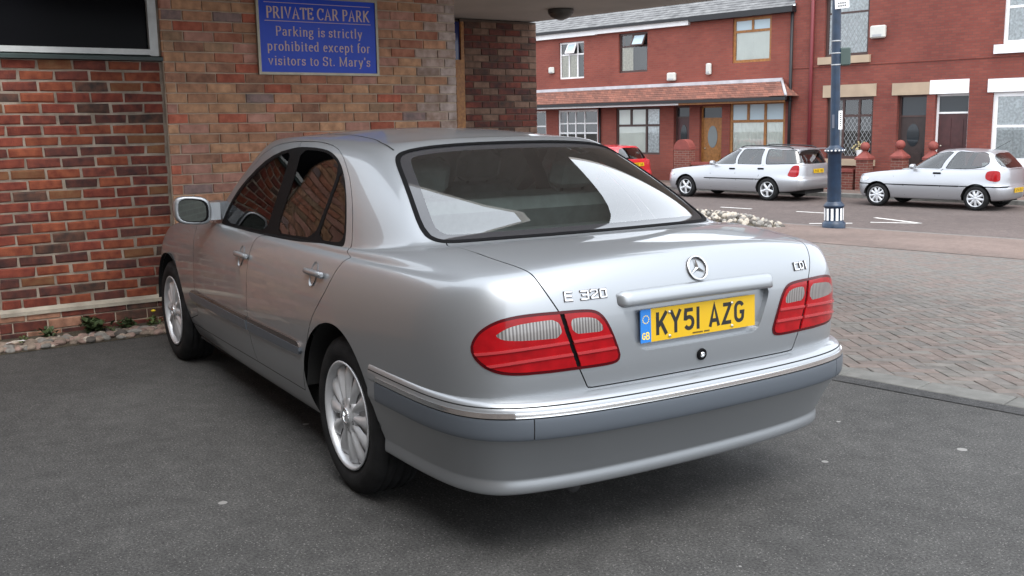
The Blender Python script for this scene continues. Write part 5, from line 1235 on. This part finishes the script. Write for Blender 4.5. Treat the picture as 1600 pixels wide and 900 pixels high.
# ------------------------------------------------------------------ the blue lamp post
M['lampblue'] = pmat('blue_post_paint', (.008,.023,.050), .42, 0, .15, .2, var=.25, vscale=6)
LPX = sw(-6.85, 15.32, -.69)
lp = empty('lamp_post', P3(LPX), 0, label='tall dark blue lamp post with white-panelled base on the pink pavement', cat='lamp post')
MB().lathe([(.225, 0), (.225, .10), (.205, .12), (.185, .14), (.18, .15)], 24, None, True).build('post_foot', 'lampblue', lp)
MB().lathe([(.178, .14), (.178, .42), (.20, .43), (.20, .46), (.165, .50), (.14, .53)], 24, None, True).build('post_base', 'lampblue', lp)
for k in range(12):
    a = 2*math.pi*k/12; MB().box((.181, 0, .28), (.008, .052, .24), Matrix.Rotation(a, 4, 'Z'), .003).build('white_panel', 'wpaint', lp)
MB().lathe([(.135, .5), (.128, 1.46), (.15, 1.49), (.185, 1.51), (.185, 1.56), (.12, 1.60), (.10, 1.63)], 24, None, True).build('lower_shaft', 'lampblue', lp)
for k in range(16):
    a = 2*math.pi*k/16; MB().box((.188, 0, 1.535), (.012, .034, .028), Matrix.Rotation(a, 4, 'Z'), .004).build('white_stud', 'wpaint', lp)
MB().lathe([(.092, 1.58), (.084, 4.2), (.07, 6.5)], 20, None, True).build('upper_shaft', 'lampblue', lp)
for z in (3.18, 3.40, 3.63): MB().lathe([(.086, z-.012), (.0925, z-.01), (.0925, z+.01), (.086, z+.012)], 20, None, True).build('steel_band', 'leading', lp)
tocam = (Vector(CAM_POS)-LPX); ang = math.atan2(tocam.y, tocam.x)
RC = Matrix.Rotation(ang, 4, 'Z')
fh = Vector((fw.x, fw.y, 0)).normalized(); LEAN = Matrix.Rotation(math.radians(-1.3), 4, fh)
MB().box((-.05, .17, 3.33), (.14, .20, .34), RC, .02).build('junction_box', pmat('grey_green_box', (.050,.075,.068), .6), lp)
MB().box((.095, .07, 2.12), (.012, .075, .36), RC @ Matrix.Rotation(.35, 4, 'Z')).build('number_label', 'wpaint', lp)
nb = MB()
for k, z in enumerate((2.01, 2.05, 2.09, 2.13, 2.17, 2.21, 2.25)): nb.box((.1025, .07, z), (.003, .034, .018), RC @ Matrix.Rotation(.35, 4, 'Z'))
nb.build('label_numbers', 'letter_black', lp, kind='stuff')
MB().box((.10, .0, 2.10), (.006, .045, .26), RC @ Matrix.Rotation(-.35, 4, 'Z')).build('dark_label', pmat('grey_label', (.10,.11,.14), .5), lp)
lp.rotation_euler = LEAN.to_euler()
sgn = empty('post_sign', P3(LPX+LEAN @ Vector((0, 0, 4.30))), ang, label='small white parking sign strapped high on the blue lamp post', cat='sign')
MB().box((.115, .10, .12), (.008, .26, .40), Matrix.Rotation(.08, 4, 'X')).build('sign_plate', 'wpaint', sgn)
rb = MB().box((.1205, .10, .16), (.003, .22, .10), Matrix.Rotation(.08, 4, 'X')); rb.build('red_band', pmat('red_sign_band', (.45,.03,.05), .5), sgn)
nb = MB()
for r_ in range(2):
    for k in range(4): nb.box((.121, .04+k*.038, .02-r_*.05), (.003, .022, .030), Matrix.Rotation(.08, 4, 'X'))
nb.build('sign_print', 'letter_black', sgn, kind='stuff')

# ------------------------------------------------------------------ stones, weeds, litter
ico = bmesh.new(); bmesh.ops.create_icosphere(ico, subdivisions=2, radius=1); iv = [v.co.copy() for v in ico.verts]; ifc = [tuple(v.index for v in f.verts) for f in ico.faces]; ico.free()
def stone_mesh(name, seed, mat):
    rnd = random.Random(seed); d = [Vector((rnd.uniform(-1, 1), rnd.uniform(-1, 1), rnd.uniform(-1, 1))).normalized() for _ in range(6)]; k = [rnd.uniform(.62, .9) for _ in d]
    v = []
    for p in iv:
        q = p.copy()
        for a, b in zip(d, k):
            e = q.dot(a)-b
            if e > 0: q -= a*e*.8
        v.append(tuple(q))
    me = bpy.data.meshes.new(name); me.from_pydata(v, [], ifc); me.polygons.foreach_set('use_smooth', [True]*len(ifc)); me.materials.append(mat); return me
SM = [pmat('pebble_%s' % n, c, .85, var=.3, vscale=25, bump=.3, bscale=120, objvar=.25) for n, c in (('tan', (.21,.165,.13)), ('grey', (.17,.16,.145)), ('pink', (.215,.15,.125)), ('pale', (.30,.265,.22)), ('dark', (.075,.066,.058)))]
pm = [stone_mesh('pebble', k, SM[k % 5]) for k in range(15)]
# pebble strip at the wall foot (parallel to the wall)
bed = MB(); P = [wl(t, o, z) for t in (-9, -.10) for o, z in ((.02, .035), (-.26, .012), (-.37, .003))]; bed.add([P3(p) for p in P], [(0, 1, 4, 3), (1, 2, 5, 4)])
bed = bed.build('pebble_strip', 'soil', None, flat=True, kind='structure'); rnd = random.Random(77)
for k in range(300):
    t = -1.85+1.75*(k+rnd.random())/300; r_ = rnd.uniform(.018, .046); o_ = -.06-.27*rnd.random()**.8
    if o_ > -.14: r_ *= .7
    o = bpy.data.objects.new('pebble', rnd.choices(pm, [3 if k % 5 in (0, 2) else 2 if k % 5 == 1 else 1 for k in range(15)])[0]); p = wl(t, o_, .016+r_*.22-.01*(o_ < -.27))
    mw = Matrix.Translation(p) @ Matrix.Rotation(rnd.uniform(0, 6.28), 4, 'Z') @ Matrix.Rotation(rnd.uniform(-.3, .3), 4, 'X') @ Matrix.Diagonal((r_*1.25, r_, r_*.62, 1)); link(o, bed); o.matrix_world = mw
M['leaf'] = pmat('weed_leaf', (.030,.052,.018), .6, var=.35, vscale=20, col2=(.05,.08,.025)); M['leaf2'] = pmat('grass_blade', (.075,.11,.035), .6, var=.3, vscale=20); M['dandelion'] = pmat('dandelion_yellow', (.75,.55,.03), .7)
def leaf(mb, base, az, el, L_, W_, bend):
    d = Vector((math.cos(az)*math.cos(el), math.sin(az)*math.cos(el), math.sin(el))); sd = Vector((-math.sin(az), math.cos(az), 0)); p = Vector(base); v = []; prof = (.25, .9, 1, .7, .05)
    for k, wd in enumerate(prof):
        q = p+d*L_*k/4-Vector((0, 0, bend*L_*(k/4)**2)); c = sd*W_*wd/2; v += [tuple(q-c), tuple(q+Vector((0, 0, -W_*.12))), tuple(q+c)]
    mb.add(v, [(3*k+j, 3*k+j+1, 3*k+4+j, 3*k+3+j) for k in range(4) for j in (0, 1)], True)
def weed(t, o_, n, size, label, mat='leaf', el=(.2, 1.2), wd=.4, bend=.4, group='weeds at the foot of the wall'):
    rnd = random.Random(int(t*1000)+n); r = empty('weed', P3(wl(t, o_, .02)), label=label, cat='weed', group=group); mb = MB()
    for k in range(n):
        b = (rnd.gauss(0, size*.45), rnd.gauss(0, size*.25), rnd.uniform(0, size*.7)); L_ = size*rnd.uniform(.3, .75)
        leaf(mb, b, rnd.uniform(0, 6.28), rnd.uniform(*el), L_, L_*wd, bend)
    mb.build('foliage', mat, r, flat=True); return r
weed(-1.32, -.08, 80, .085, 'low dark weed by the plinth, left of the leafy clump'); weed(-1.02, -.07, 170, .13, 'largest dark leafy weed clump against the plinth'); weed(-.78, -.07, 90, .095, 'dark weed clump between the leafy clump and dandelion')
weed(-1.5, -.16, 26, .07, 'small weed at the far left of the pebbles', 'leaf2'); dn = weed(-.60, -.10, 46, .085, 'yellow-flowered dandelion beside the front wheel', 'leaf2')
MB().tube([(0, 0, 0), (.004, 0, .07), (0, .004, .11)], .002, 5).build('flower_stalk', 'leaf2', dn); MB().lathe([(.001, .105), (.016, .112), (.018, .12), (.001, .126)], 10).build('flower_head', 'dandelion', dn)
weed(-.46, -.08, 36, .12, 'pale broad-leaved tuft closest to the front wheel', 'leaf2', (.9, 1.4), .22, .15); weed(-.90, -.20, 18, .06, 'sprig of grass among the pebbles below the leafy clump', 'leaf2', (.6, 1.4), .12, .2)
pa = MB().add([P3(wl(-1.62, -.27, .052)), P3(wl(-1.60, -.22, .050)), P3(wl(-1.50, -.215, .058)), P3(wl(-1.49, -.25, .055)), P3(wl(-1.55, -.265, .064))], [(0, 4, 1), (1, 4, 2), (2, 4, 3)]); pa.build('paper_scrap', 'wpaint', None, flat=True, label='crumpled white paper scrap on the pebbles', cat='litter')
# cobbled mound beside the road
mc = sw(-9.75, 14.35, ZS+.03); mo = MB(); n = 20
mo.lathe([(2.35, -.1), (2.2, .06), (1.6, .16), (.8, .22), (.001, .24)], 28, Matrix.Translation(mc) @ Matrix.Rotation(TH, 4, 'Z') @ Matrix.Diagonal((1, .36, 1, 1)), True, (False, False)); mo = mo.build('cobble_mound', 'soil', None, kind='structure')
rnd = random.Random(8); cb = [MB() for _ in range(3)]
for k in range(520):
    a, r_ = rnd.uniform(0, 6.28), 2.3*math.sqrt(rnd.random()); h_ = np.interp(r_, [0, .8, 1.6, 2.2, 2.35], [.24, .22, .16, .06, -.06]); p = mc+DV*(r_*math.cos(a))+NV*(r_*.36*math.sin(a))+Vector((0, 0, h_+.01)); q = rnd.uniform(.045, .085)
    me = pm[rnd.randrange(15)]; cb[k % 3].add([v.co for v in me.vertices], ifc, True, Matrix.Translation(p) @ Matrix.Rotation(rnd.uniform(0, 6.28), 4, 'Z') @ Matrix.Rotation(rnd.uniform(-.8, .8), 4, 'X') @ Matrix.Diagonal((q, q*.75, q*1.0, 1)))
vv, ff, mi = [], [], []
for k, b_ in enumerate(cb): ff += [tuple(i+len(vv) for i in q) for q in b_.f]; vv += b_.v; mi += [k]*len(b_.f)
me = bpy.data.meshes.new('cobbles'); me.from_pydata(vv, [], ff); me.polygons.foreach_set('use_smooth', [True]*len(ff)); [me.materials.append(m) for m in (SM[1], SM[3], SM[4])]; me.polygons.foreach_set('material_index', mi); link(bpy.data.objects.new('cobbles', me), mo, kind='stuff')

# added unseen wall left of the view, darkens the saloon's side and its reflections
M['shade_wall_brick'] = brick_tex_mat('shade_wall_brick', (.21,.175,.15), (.17,.14,.12), (.24,.21,.18))
mb = MB(); P = [wl(t, o, z) for z in (-.05, 4.4) for o in (-10.5, .0) for t in (-3.9, -3.55)]; mb.add([P3(p) for p in P], [(0,2,3,1),(4,5,7,6),(0,1,5,4),(2,6,7,3),(0,4,6,2),(1,3,7,5)]); hall_part(mb, 'added_shade_wall', 'shade_wall_brick')
M['pier_brick'] = brick_tex_mat('pier_brick', (.34,.195,.115), (.25,.13,.085), (.44,.35,.27)); lw.data.materials[0] = M['pier_brick']
M['glass_far'] = glassmat('parked_car_glass', (.42,.46,.45), 1.5, 0, .04, 2.4)
# ------------------------------------------------------------------ cars parked across the street
def hatch_grid(rear, front, hw, xrb, zrb, xrt, zrt, xct, xcb, zcb, zbelt, zroof, ytop, crown, nose_z, ybase, rwid, rrows, bonnet_z):
    """rear/front: ends of the body; xrb,zrb / xrt,zrt: rear glass foot and head; xcb / xct: screen foot and head"""
    fx = np.array([0,.25,.52,.74,.9,.97])                                  # across the tail (fraction of half width)
    yr = hw*fx; cr = np.array([0,.004,.015,.05,.13,.26])
    xs_side = np.linspace(rear+.50, front-.70, 9)
    X = np.concatenate([rear+cr, xs_side, front-np.array([.34,.14,.05,.012,0])]); Y = np.concatenate([yr, hw*np.array([.985,.992,.997,1,1,1,.997,.99,.975]), hw*np.array([.92,.74,.48,.22,0])])
    n = len(X); nx, ny = plan_normals(X, Y)
    side = np.array([[.22,.10],[.235,.07],[.29,.045],[.38,.02],[.48,.004],[.56,0],[.64,.002],[.72,.010],[.80,.022],[.87,.038],[zbelt-.03,.056],[zbelt-.008,.068]])
    b = np.concatenate([[0,0,0,0,.1,.3], [.6,.9]+[1]*12])[:n]
    ztop = np.concatenate([np.full(6, zrb-.03), np.interp(xs_side, [rear+.4, .6, xcb-.3, front-.7], [zrb-.03, zbelt-.008, zbelt-.015, bonnet_z]), np.interp([0,1,2,3,4], [0, 4], [bonnet_z-.05, nose_z])])
    ringx = np.concatenate([xrb+np.array([0,.004,.015,.045,.12,.25])]+[np.linspace(xrb+.45, xcb-.42, 9)]+[xcb-np.array([.16,.07,.03,.008,0])])
    ringy = np.concatenate([rwid*fx/.97*.97, ybase*np.array([.985,.995,1,1,1,1,1,.99,.96]), ybase*np.array([.82,.62,.40,.19,0])]); ringy[4:6] = [rwid*.97, ybase*.97]
    ringz = np.concatenate([np.full(6, zrb), np.interp(np.linspace(0, 1, 9), [0, .3, 1], [zrb, zbelt, zbelt]), np.linspace(zcb-.02, zcb, 5)])
    topx = np.concatenate([xrt+np.array([0,.004,.012,.035,.09,.2]), np.linspace(xrt+.35, xct-.30, 9), xct-np.array([.12,.05,.02,.006,0])])
    topy = np.concatenate([ytop*fx*.97, ytop*np.array([.99,1,1,1,1,1,1,.99,.97]), ytop*np.array([.86,.66,.42,.2,0])]); ztp = np.concatenate([np.full(6, zrt)-.02*fx**2, np.interp(np.linspace(0, 1, 9), [0, .5, 1], [zrt-.025, zroof-.045, zroof-.06]), np.linspace(zroof-.06, zroof-.035, 5)])
    ring = np.stack([ringx, ringy, ringz], 1); top = np.stack([topx, topy, ztp], 1)
    return dome_grid(X, Y, nx, ny, np.array(rrows), side, b, ztop, ring, top, crown, .004, .018, (xrt+.35, xct-.35))
def parked(name, label, s_rear, w, grid, wb, R, paint, spec, group='cars parked along the far kerb', zoff=0.):
    car = street_thing(name, 0, 0, 0, label, 'car', group)
    car.location = P3(sw(s_rear, w, ZS)); car.rotation_euler = (0, 0, TH+math.pi)
    S2 = Surf(grid); UV, T = S2.grid([6]*(S2.nu-1), [3]*(S2.nv-1)); hw = S2.C0[:, :, 1].max()
    for cx in (0, wb):
        P = S2.ev(UV); f = np.hypot(P[:, 0]-cx, P[:, 2]-R)-(R+.055); f = np.where(P[:, 1] > hw*.6, f, 1.); _, (UV, T) = clip(UV, T, f)
    def take(f):
        nonlocal UV, T
        a, (UV, T) = clip(UV, T, f); return a
    def sidepoly(pts, it=1):
        q = S2.side(pts); d = []
        for a, b in zip(q, np.roll(q, -1, 0)): d += [a, a+(b-a)*.12, a+(b-a)*.5, a+(b-a)*.88]
        return smooth_poly(np.array(d), True, it=it)
    for mat, pts, it, nm in spec['side']:
        poly = sidepoly(pts, it)
        inn = take(sdist(S2, UV, poly)-.012); gl, seal = clip(*inn, sdist(S2, inn[0], poly)+.0)
        for mir in (None, 'only'):
            o = emit(nm, S2, *gl, M[mat], car, off=-.003 if 'glass' in mat else .006, mirror=mir, thick=0 if 'glass' in mat else .008)
            if 'glass' in mat: emit('window_seal', S2, *seal, M['black_gloss'], o, mirror=mir)
            else: emit('lamp_seal', S2, *seal, M[paint] if spec.get('flush') else M['gap'], o, mirror=mir)
    for lo, hi, nm, mat in spec['rear_glass']:
        f = lambda uv: np.maximum.reduce([lo[1]-uv[:, 1], uv[:, 1]-hi[1], uv[:, 0]-hi[0]])
        q = smooth_poly([(-1.5, lo[1]), (hi[0], lo[1]), (hi[0]-.25, hi[1]), (-1.5, hi[1])], True, it=2); inn = take(sdist(S2, UV, q)); emit(nm, S2, *inn, M[mat], car, off=-.002, mirror='both')
    ws = [(S2.nu-5.6, 15.1), (S2.nu+.5, 15.1), (S2.nu+.5, 17.85), (S2.nu-5.3, 17.85)]; inn = take(sdist(S2, UV, smooth_poly(ws, True, it=1))); emit('windscreen', S2, *inn, M['glass'], car, mirror='both')
    for a, b, nm, mat in spec.get('bands', ()):      # horizontal strips along the flanks
        x0, x1 = a; z0, z1 = b
        P = S2.ev(UV); lo_, up_ = clip(UV, T, z0-P[:, 2]); P2 = S2.ev(lo_[0]); band_, lo2 = clip(*lo_, P2[:, 2]-z1); P3_ = S2.ev(band_[0]); in_, out_ = clip(*band_, np.maximum.reduce([x0-P3_[:, 0], P3_[:, 0]-x1, np.where(P3_[:, 1] > .35, -1., 1.) if x0 > -9 else -np.ones(len(P3_))]))
        UVs, Ts, n_ = [], [], 0
        for u_, t_ in (up_, lo2, out_): UVs.append(u_); Ts.append(t_+n_); n_ += len(u_)
        UV, T = np.concatenate(UVs), np.concatenate(Ts)
        for mir in (None, 'only'): emit(nm, S2, *in_, M[mat], car, off=.010, thick=.010, mirror=mir)
    for pts in spec['lines']:
        pl = S2.side(pts); f = smooth_poly(pl, False, it=1); mb = MB(); P = S2.ev(f); N_ = S2.nrm(f)
        v = []
        for k in range(len(f)):
            t = P[min(k+1, len(f)-1)]-P[max(k-1, 0)]; t /= np.linalg.norm(t)+1e-9; c = np.cross(N_[k], t)*.006; q = P[k]+N_[k]*.0012; v += [tuple(q-c), tuple(q+c)]
        for sg_ in (1, -1): MB().add([(a, b*sg_, c) for a, b, c in v], [(2*k, 2*k+1, 2*k+3, 2*k+2) for k in range(len(f)-1)]).build('shut_line', 'gap', car, flat=True)
    emit('body_shell', S2, UV, T, M[paint], car, mirror='both')
    for x in (0, wb):
        for sg_ in (1, -1): wheel_shape(car, 'wheel', x, sg_*(hw-.115), R, R=R, rim=spec['rim'], width=.19, side=sg_, spokes=spec['spokes'][0], n=spec['spokes'][1], lod=0)
    fl = MB(); L0, L1 = S2.C0[:, :, 0].min(), S2.C0[:, :, 0].max(); fl.box(((L0+L1)/2, 0, .30), (L1-L0-.35, hw*1.1, .20)); fl.box((wb/2, 0, .30), (wb-.85, hw*1.8, .16)); fl.build('underfloor', 'under', car)
    lin = MB()
    for cx in (0, wb):
        for sg_ in (1, -1):
            n = 16; v = []
            for i in range(n+1):
                a = math.radians(4+172*i/n); r_ = R+.057; v += [(cx+r_*math.cos(a), sg_*(hw-.02), R+r_*math.sin(a)), (cx+r_*math.cos(a), sg_*(hw-.38), R+r_*math.sin(a))]
            MB().add(v, [(2*i, 2*i+1, 2*i+3, 2*i+2) for i in range(n)], True).build('arch_liner', 'under', car)
    # cabin
    for y in (-.36, .36):
        m_ = Matrix.Translation((wb*.44, y, .55)) @ Matrix.Rotation(math.radians(-15), 4, 'Y'); MB().box((0, 0, .3), (.13, .46, .62), m_, .05).build('seat_back', 'seat', car); MB().box((0, 0, .70), (.08, .24, .15), m_, .03).build('headrest', 'seat', car)
    MB().box((wb*.12, 0, .72), (.14, 1.2, .5), None, .05).build('rear_seat', 'seat', car); MB().box((wb*.72, 0, .84), (.35, hw*1.6, .2), None, .05).build('dashboard', 'seat', car)
    # plate, handles, mirrors
    y0, z0, tx = spec['plate']; pf = S2.rear([(max(y0, .002), z0)])[0]; f = surf_frame(S2, pf, .012); f = frame(f.translation, (0, -1, 0), None, f.to_3x3() @ Vector((0, 0, 1)))
    pl = empty('number_plate', parent=car); MB().box((0, 0, 0), (.52, .111, .006), f).build('plate_face', 'plate_y', pl); mb = MB()
    x = -.19
    for k in range(7):
        if k == 4: x += .03
        st = [[(.1*q+.0, .0) for q in (0, 1)]]; ch = 'KY51AZG'[(k*3+int(abs(s_rear)*7)) % 7]; w_, sts = PLATE[ch]
        for i, s_ in enumerate(sts): stroke(mb, [((a-w_/2)*.00085+x, (b-39)*.00088) for a, b in s_], .013, f, .0035+.0003*i)
        x += .058
    mb.build('plate_characters', 'letter_black', pl, flat=True, kind='stuff')
    for hx, hz in spec['handles']:
        ff = surf_frame(S2, S2.side([(hx, hz)])[0])
        for sg_ in (1, -1):
            f2 = ff if sg_ > 0 else Matrix.Diagonal((1, -1, 1, 1)) @ ff
            MB().box((0, 0, .008), (.19, .045, .03), f2, .012).build('door_handle', 'black_gloss', car)
    mx, mz, mm = spec['mirror']
    for sg_ in (1, -1):
        rim_ = [(math.copysign(abs(math.cos(a))**.7, math.cos(a)), math.copysign(abs(math.sin(a))**.7, math.sin(a))) for a in [2*math.pi*i/14 for i in range(14)]]; v = []
        for d, k in ((-.05, .85), (-.03, 1.), (.02, .98), (.06, .6), (.07, .1)): v += [(mx+d, sg_*(hw+.03+y*.10*k), mz+z*.065*k) for y, z in rim_]
        MB().add(v, [(k*14+i, k*14+(i+1) % 14, (k+1)*14+(i+1) % 14, (k+1)*14+i) for k in range(4) for i in range(14)]+[tuple(range(14))], True).build('door_mirror', mm, car)
    return car, S2
M['silver_b'] = pmat('silver_paint_bright', (.43,.44,.46), .38, .70, .7, .04)
M['red_paint'] = pmat('red_car_paint', (.50,.020,.028), .35, .1, .9, .04)
est = hatch_grid(-1.07, 3.58, .875, -1.00, .985, -.78, 1.385, 1.18, 2.02, .985, .955, 1.47, .66, [(-.8,1.40),(-.4,1.44),(.2,1.465),(.7,1.465),(1.0,1.445),(1.2,1.41)], .66, .80, .72,
    [[.30,.10],[.32,.05],[.36,.01],[.42,-.03],[.50,-.045],[.585,-.045],[.615,-.02],[.64,.022],[.72,.030],[.82,.036],[.90,.042],[.955,.05]], .84)
cE, SE = parked('estate_car', 'silver estate car with roof rails parked in front of the orange door', -11.80, 21.62, est, 2.704, .305, 'silver_b', dict(
    side=[('glass_far', [(1.80,.965),(1.06,.975),(.94,1.36),(1.10,1.375),(1.30,1.32),(1.55,1.17)], 1, 'front_side_window'), ('glass_far', [(.97,.98),(.24,.985),(.20,1.38),(.82,1.385)], 1, 'rear_side_window'), ('glass_far', [(.08,.99),(-.82,1.01),(-.90,1.04),(-.74,1.33),(-.66,1.37),(.06,1.385)], 1, 'load_bay_window')],
    rear_glass=[((0, 15.0), (4.0, 17.7), 'tailgate_window', 'glass_far')], lines=[[(1.78,.93),(1.86,.60),(1.83,.32)], [(1.00,.95),(.98,.60),(.99,.32)], [(.16,.96),(.24,.72),(.36,.55)]],
    bands=[((.42, 2.05), (.565, .590), 'side_moulding', 'black_gloss')], rim=.205, spokes=('five', 5), plate=(0, .80, ''), handles=[(1.13,.845),(.22,.86)], mirror=(1.74, 1.0, 'silver_b')), )
def tail_lamp(car, S2, pts, mat='lamp_red', strips=(), front=False):
    poly = smooth_poly(pts, True, it=2); n_ = S2.nu-1; UV, T = S2.grid([1]*(n_-6)+[20]*6 if front else [20]*7+[1]*(n_-7), [8]*12+[1]*(S2.nv-13)); m = (UV[T].mean(1)[:, 0] > n_-6) if front else (UV[T].mean(1)[:, 0] < 7); UV, T = pack(UV, T[m]); inn, _ = clip(UV, T, sdist(S2, UV, poly))
    for mir in (None, 'only'):
        o = emit('headlamp' if front else 'rear_lamp', S2, *inn, M[mat], car, off=.008, thick=.012, mirror=mir)
        for a, b, mt_ in strips:
            q, _ = clip(*inn, np.maximum(a-S2.ev(inn[0])[:, 2], S2.ev(inn[0])[:, 2]-b)); emit('lamp_band', S2, *q, M[mt_], o, off=.010, mirror=mir)
def uv_at(S2, pts):   # (column u, height z) -> uv
    out = []
    for u, z in pts:
        v = np.linspace(0, 12, 400); P = S2.ev(np.stack([np.full(400, u), v], 1)); out.append((u, v[np.argmin(np.abs(P[:, 2]-z))]))
    return np.array(out)
tail_lamp(cE, SE, uv_at(SE, [(4.05,.66),(5.9,.66),(5.75,.80),(5.2,.96),(4.1,.965)]), strips=((.78,.835,'lamp_rib'),))
for sg_ in (1, -1):
    pts = []
    for x in np.linspace(-.62, 1.0, 14): z_ = np.interp(x, [-.8,-.4,.2,.7,1.0,1.2], [1.385,1.415,1.44,1.44,1.425,1.40]); pts.append((x, sg_*.60, z_+(.035 if -.6 < x < .98 else .0)))
    MB().tube(pts, .016, 6).build('roof_rail', 'blackpaint', cE)
sp_ = MB().prism([(-.80,-.60),(-.98,-.50),(-.98,.50),(-.80,.60)], 1.375, 1.40); sp_.build('tailgate_spoiler', 'silver_b', cE)
pol = hatch_grid(-.64, 3.10, .81, -.60, .975, -.24, 1.365, 1.02, 1.78, .955, .945, 1.425, .615, [(-.25,1.37),(0,1.395),(.4,1.42),(.7,1.42),(.9,1.40),(1.05,1.37)], 0.70, .745, .66,
    [[.24,.09],[.26,.05],[.30,.02],[.38,-.012],[.46,-.022],[.535,-.02],[.565,.0],[.60,.016],[.72,.022],[.82,.028],[.90,.036],[.945,.046]], .86)
cP, SP = parked('hatchback_car', 'small silver three-door hatchback parked at the right', -6.30, 21.62, pol, 2.407, .285, 'silver_b', dict(
    side=[('glass_far', [(1.58,.955),(.86,.965),(.62,1.335),(.74,1.352),(1.02,1.30),(1.25,1.17)], 1, 'door_window'), ('glass_far', [(.74,.97),(.10,.985),(-.12,1.02),(-.22,1.10),(-.16,1.31),(-.06,1.345),(.50,1.350)], 1, 'rear_side_window')],
    rear_glass=[((0, 15.1), (4.1, 17.65), 'tailgate_window', 'glass_far')], lines=[[(1.68,.93),(1.74,.60),(1.70,.31)], [(.80,.95),(.82,.60),(.86,.31)], [(-.38,1.33),(-.47,1.02),(-.50,.85)]],
    bands=[((.40, 2.00), (.545, .570), 'side_moulding', 'black_gloss'), ((-.62, -.36), (.545, .570), 'bumper_strip', 'black_gloss'), ((2.78, 3.10), (.545, .570), 'bumper_strip', 'black_gloss')], rim=.195, spokes=('cap', 9), plate=(0, .47, ''), handles=[(.93,.85)], mirror=(1.50, 1.0, 'silver_b')))
tail_lamp(cP, SP, uv_at(SP, [(4.0,.68),(5.7,.70),(5.85,.82),(5.6,.93),(4.1,.93),(3.9,.80)]))
MB().tube([(-.06, 0, 1.39), (-.42, 0, 1.60)], .006, 5).build('roof_aerial', 'blackpaint', cP)
red = hatch_grid(-.68, 3.30, .84, -.62, 1.02, -.22, 1.42, 1.10, 1.95, .99, .985, 1.475, .63, [(-.25,1.42),(0,1.445),(.4,1.47),(.8,1.47),(1.0,1.445),(1.15,1.41)], .68, .77, .62,
    [[.26,.09],[.28,.05],[.32,.02],[.40,-.02],[.50,-.03],[.60,-.028],[.64,.0],[.68,.012],[.76,.018],[.84,.022],[.92,.032],[.985,.046]], .86)
cR, SR = parked('hatchback_car', 'red hatchback seen past the saloon roof, ahead of the estate', -17.55, 21.55, red, 2.50, .30, 'red_paint', dict(
    side=[('glass_far', [(1.70,1.0),(.90,1.01),(.72,1.385),(.84,1.40),(1.12,1.35),(1.38,1.20)], 1, 'front_side_window'), ('glass_far', [(.80,1.015),(.12,1.06),(-.10,1.16),(.02,1.34),(.62,1.395)], 1, 'rear_side_window')],
    rear_glass=[((0, 15.1), (4.1, 17.65), 'tailgate_window', 'glass_far')], lines=[[(.84,1.0),(.86,.6),(.9,.32)]], rim=.2, spokes=('cap', 7), plate=(0, .86, ''), handles=[(.95,.90)], mirror=(1.62, 1.04, 'red_paint')))
tail_lamp(cR, SR, uv_at(SR, [(4.3,.78),(5.8,.80),(5.9,.93),(4.5,.95)]))

M['headlamp'] = pmat('headlamp_glass', (.50,.52,.54), .1, .4, .6, .03, var=.2, vscale=20)
for c_, S_, z0, z1 in ((cE, SE, .60, .70), (cP, SP, .60, .74), (cR, SR, .62, .74)):
    n_ = S_.nu-1; tail_lamp(c_, S_, uv_at(S_, [(n_-4.35, z0+.02), (n_-2.2, z0), (n_-2.2, z1-.01), (n_-4.3, z1)]), 'headlamp', front=True)
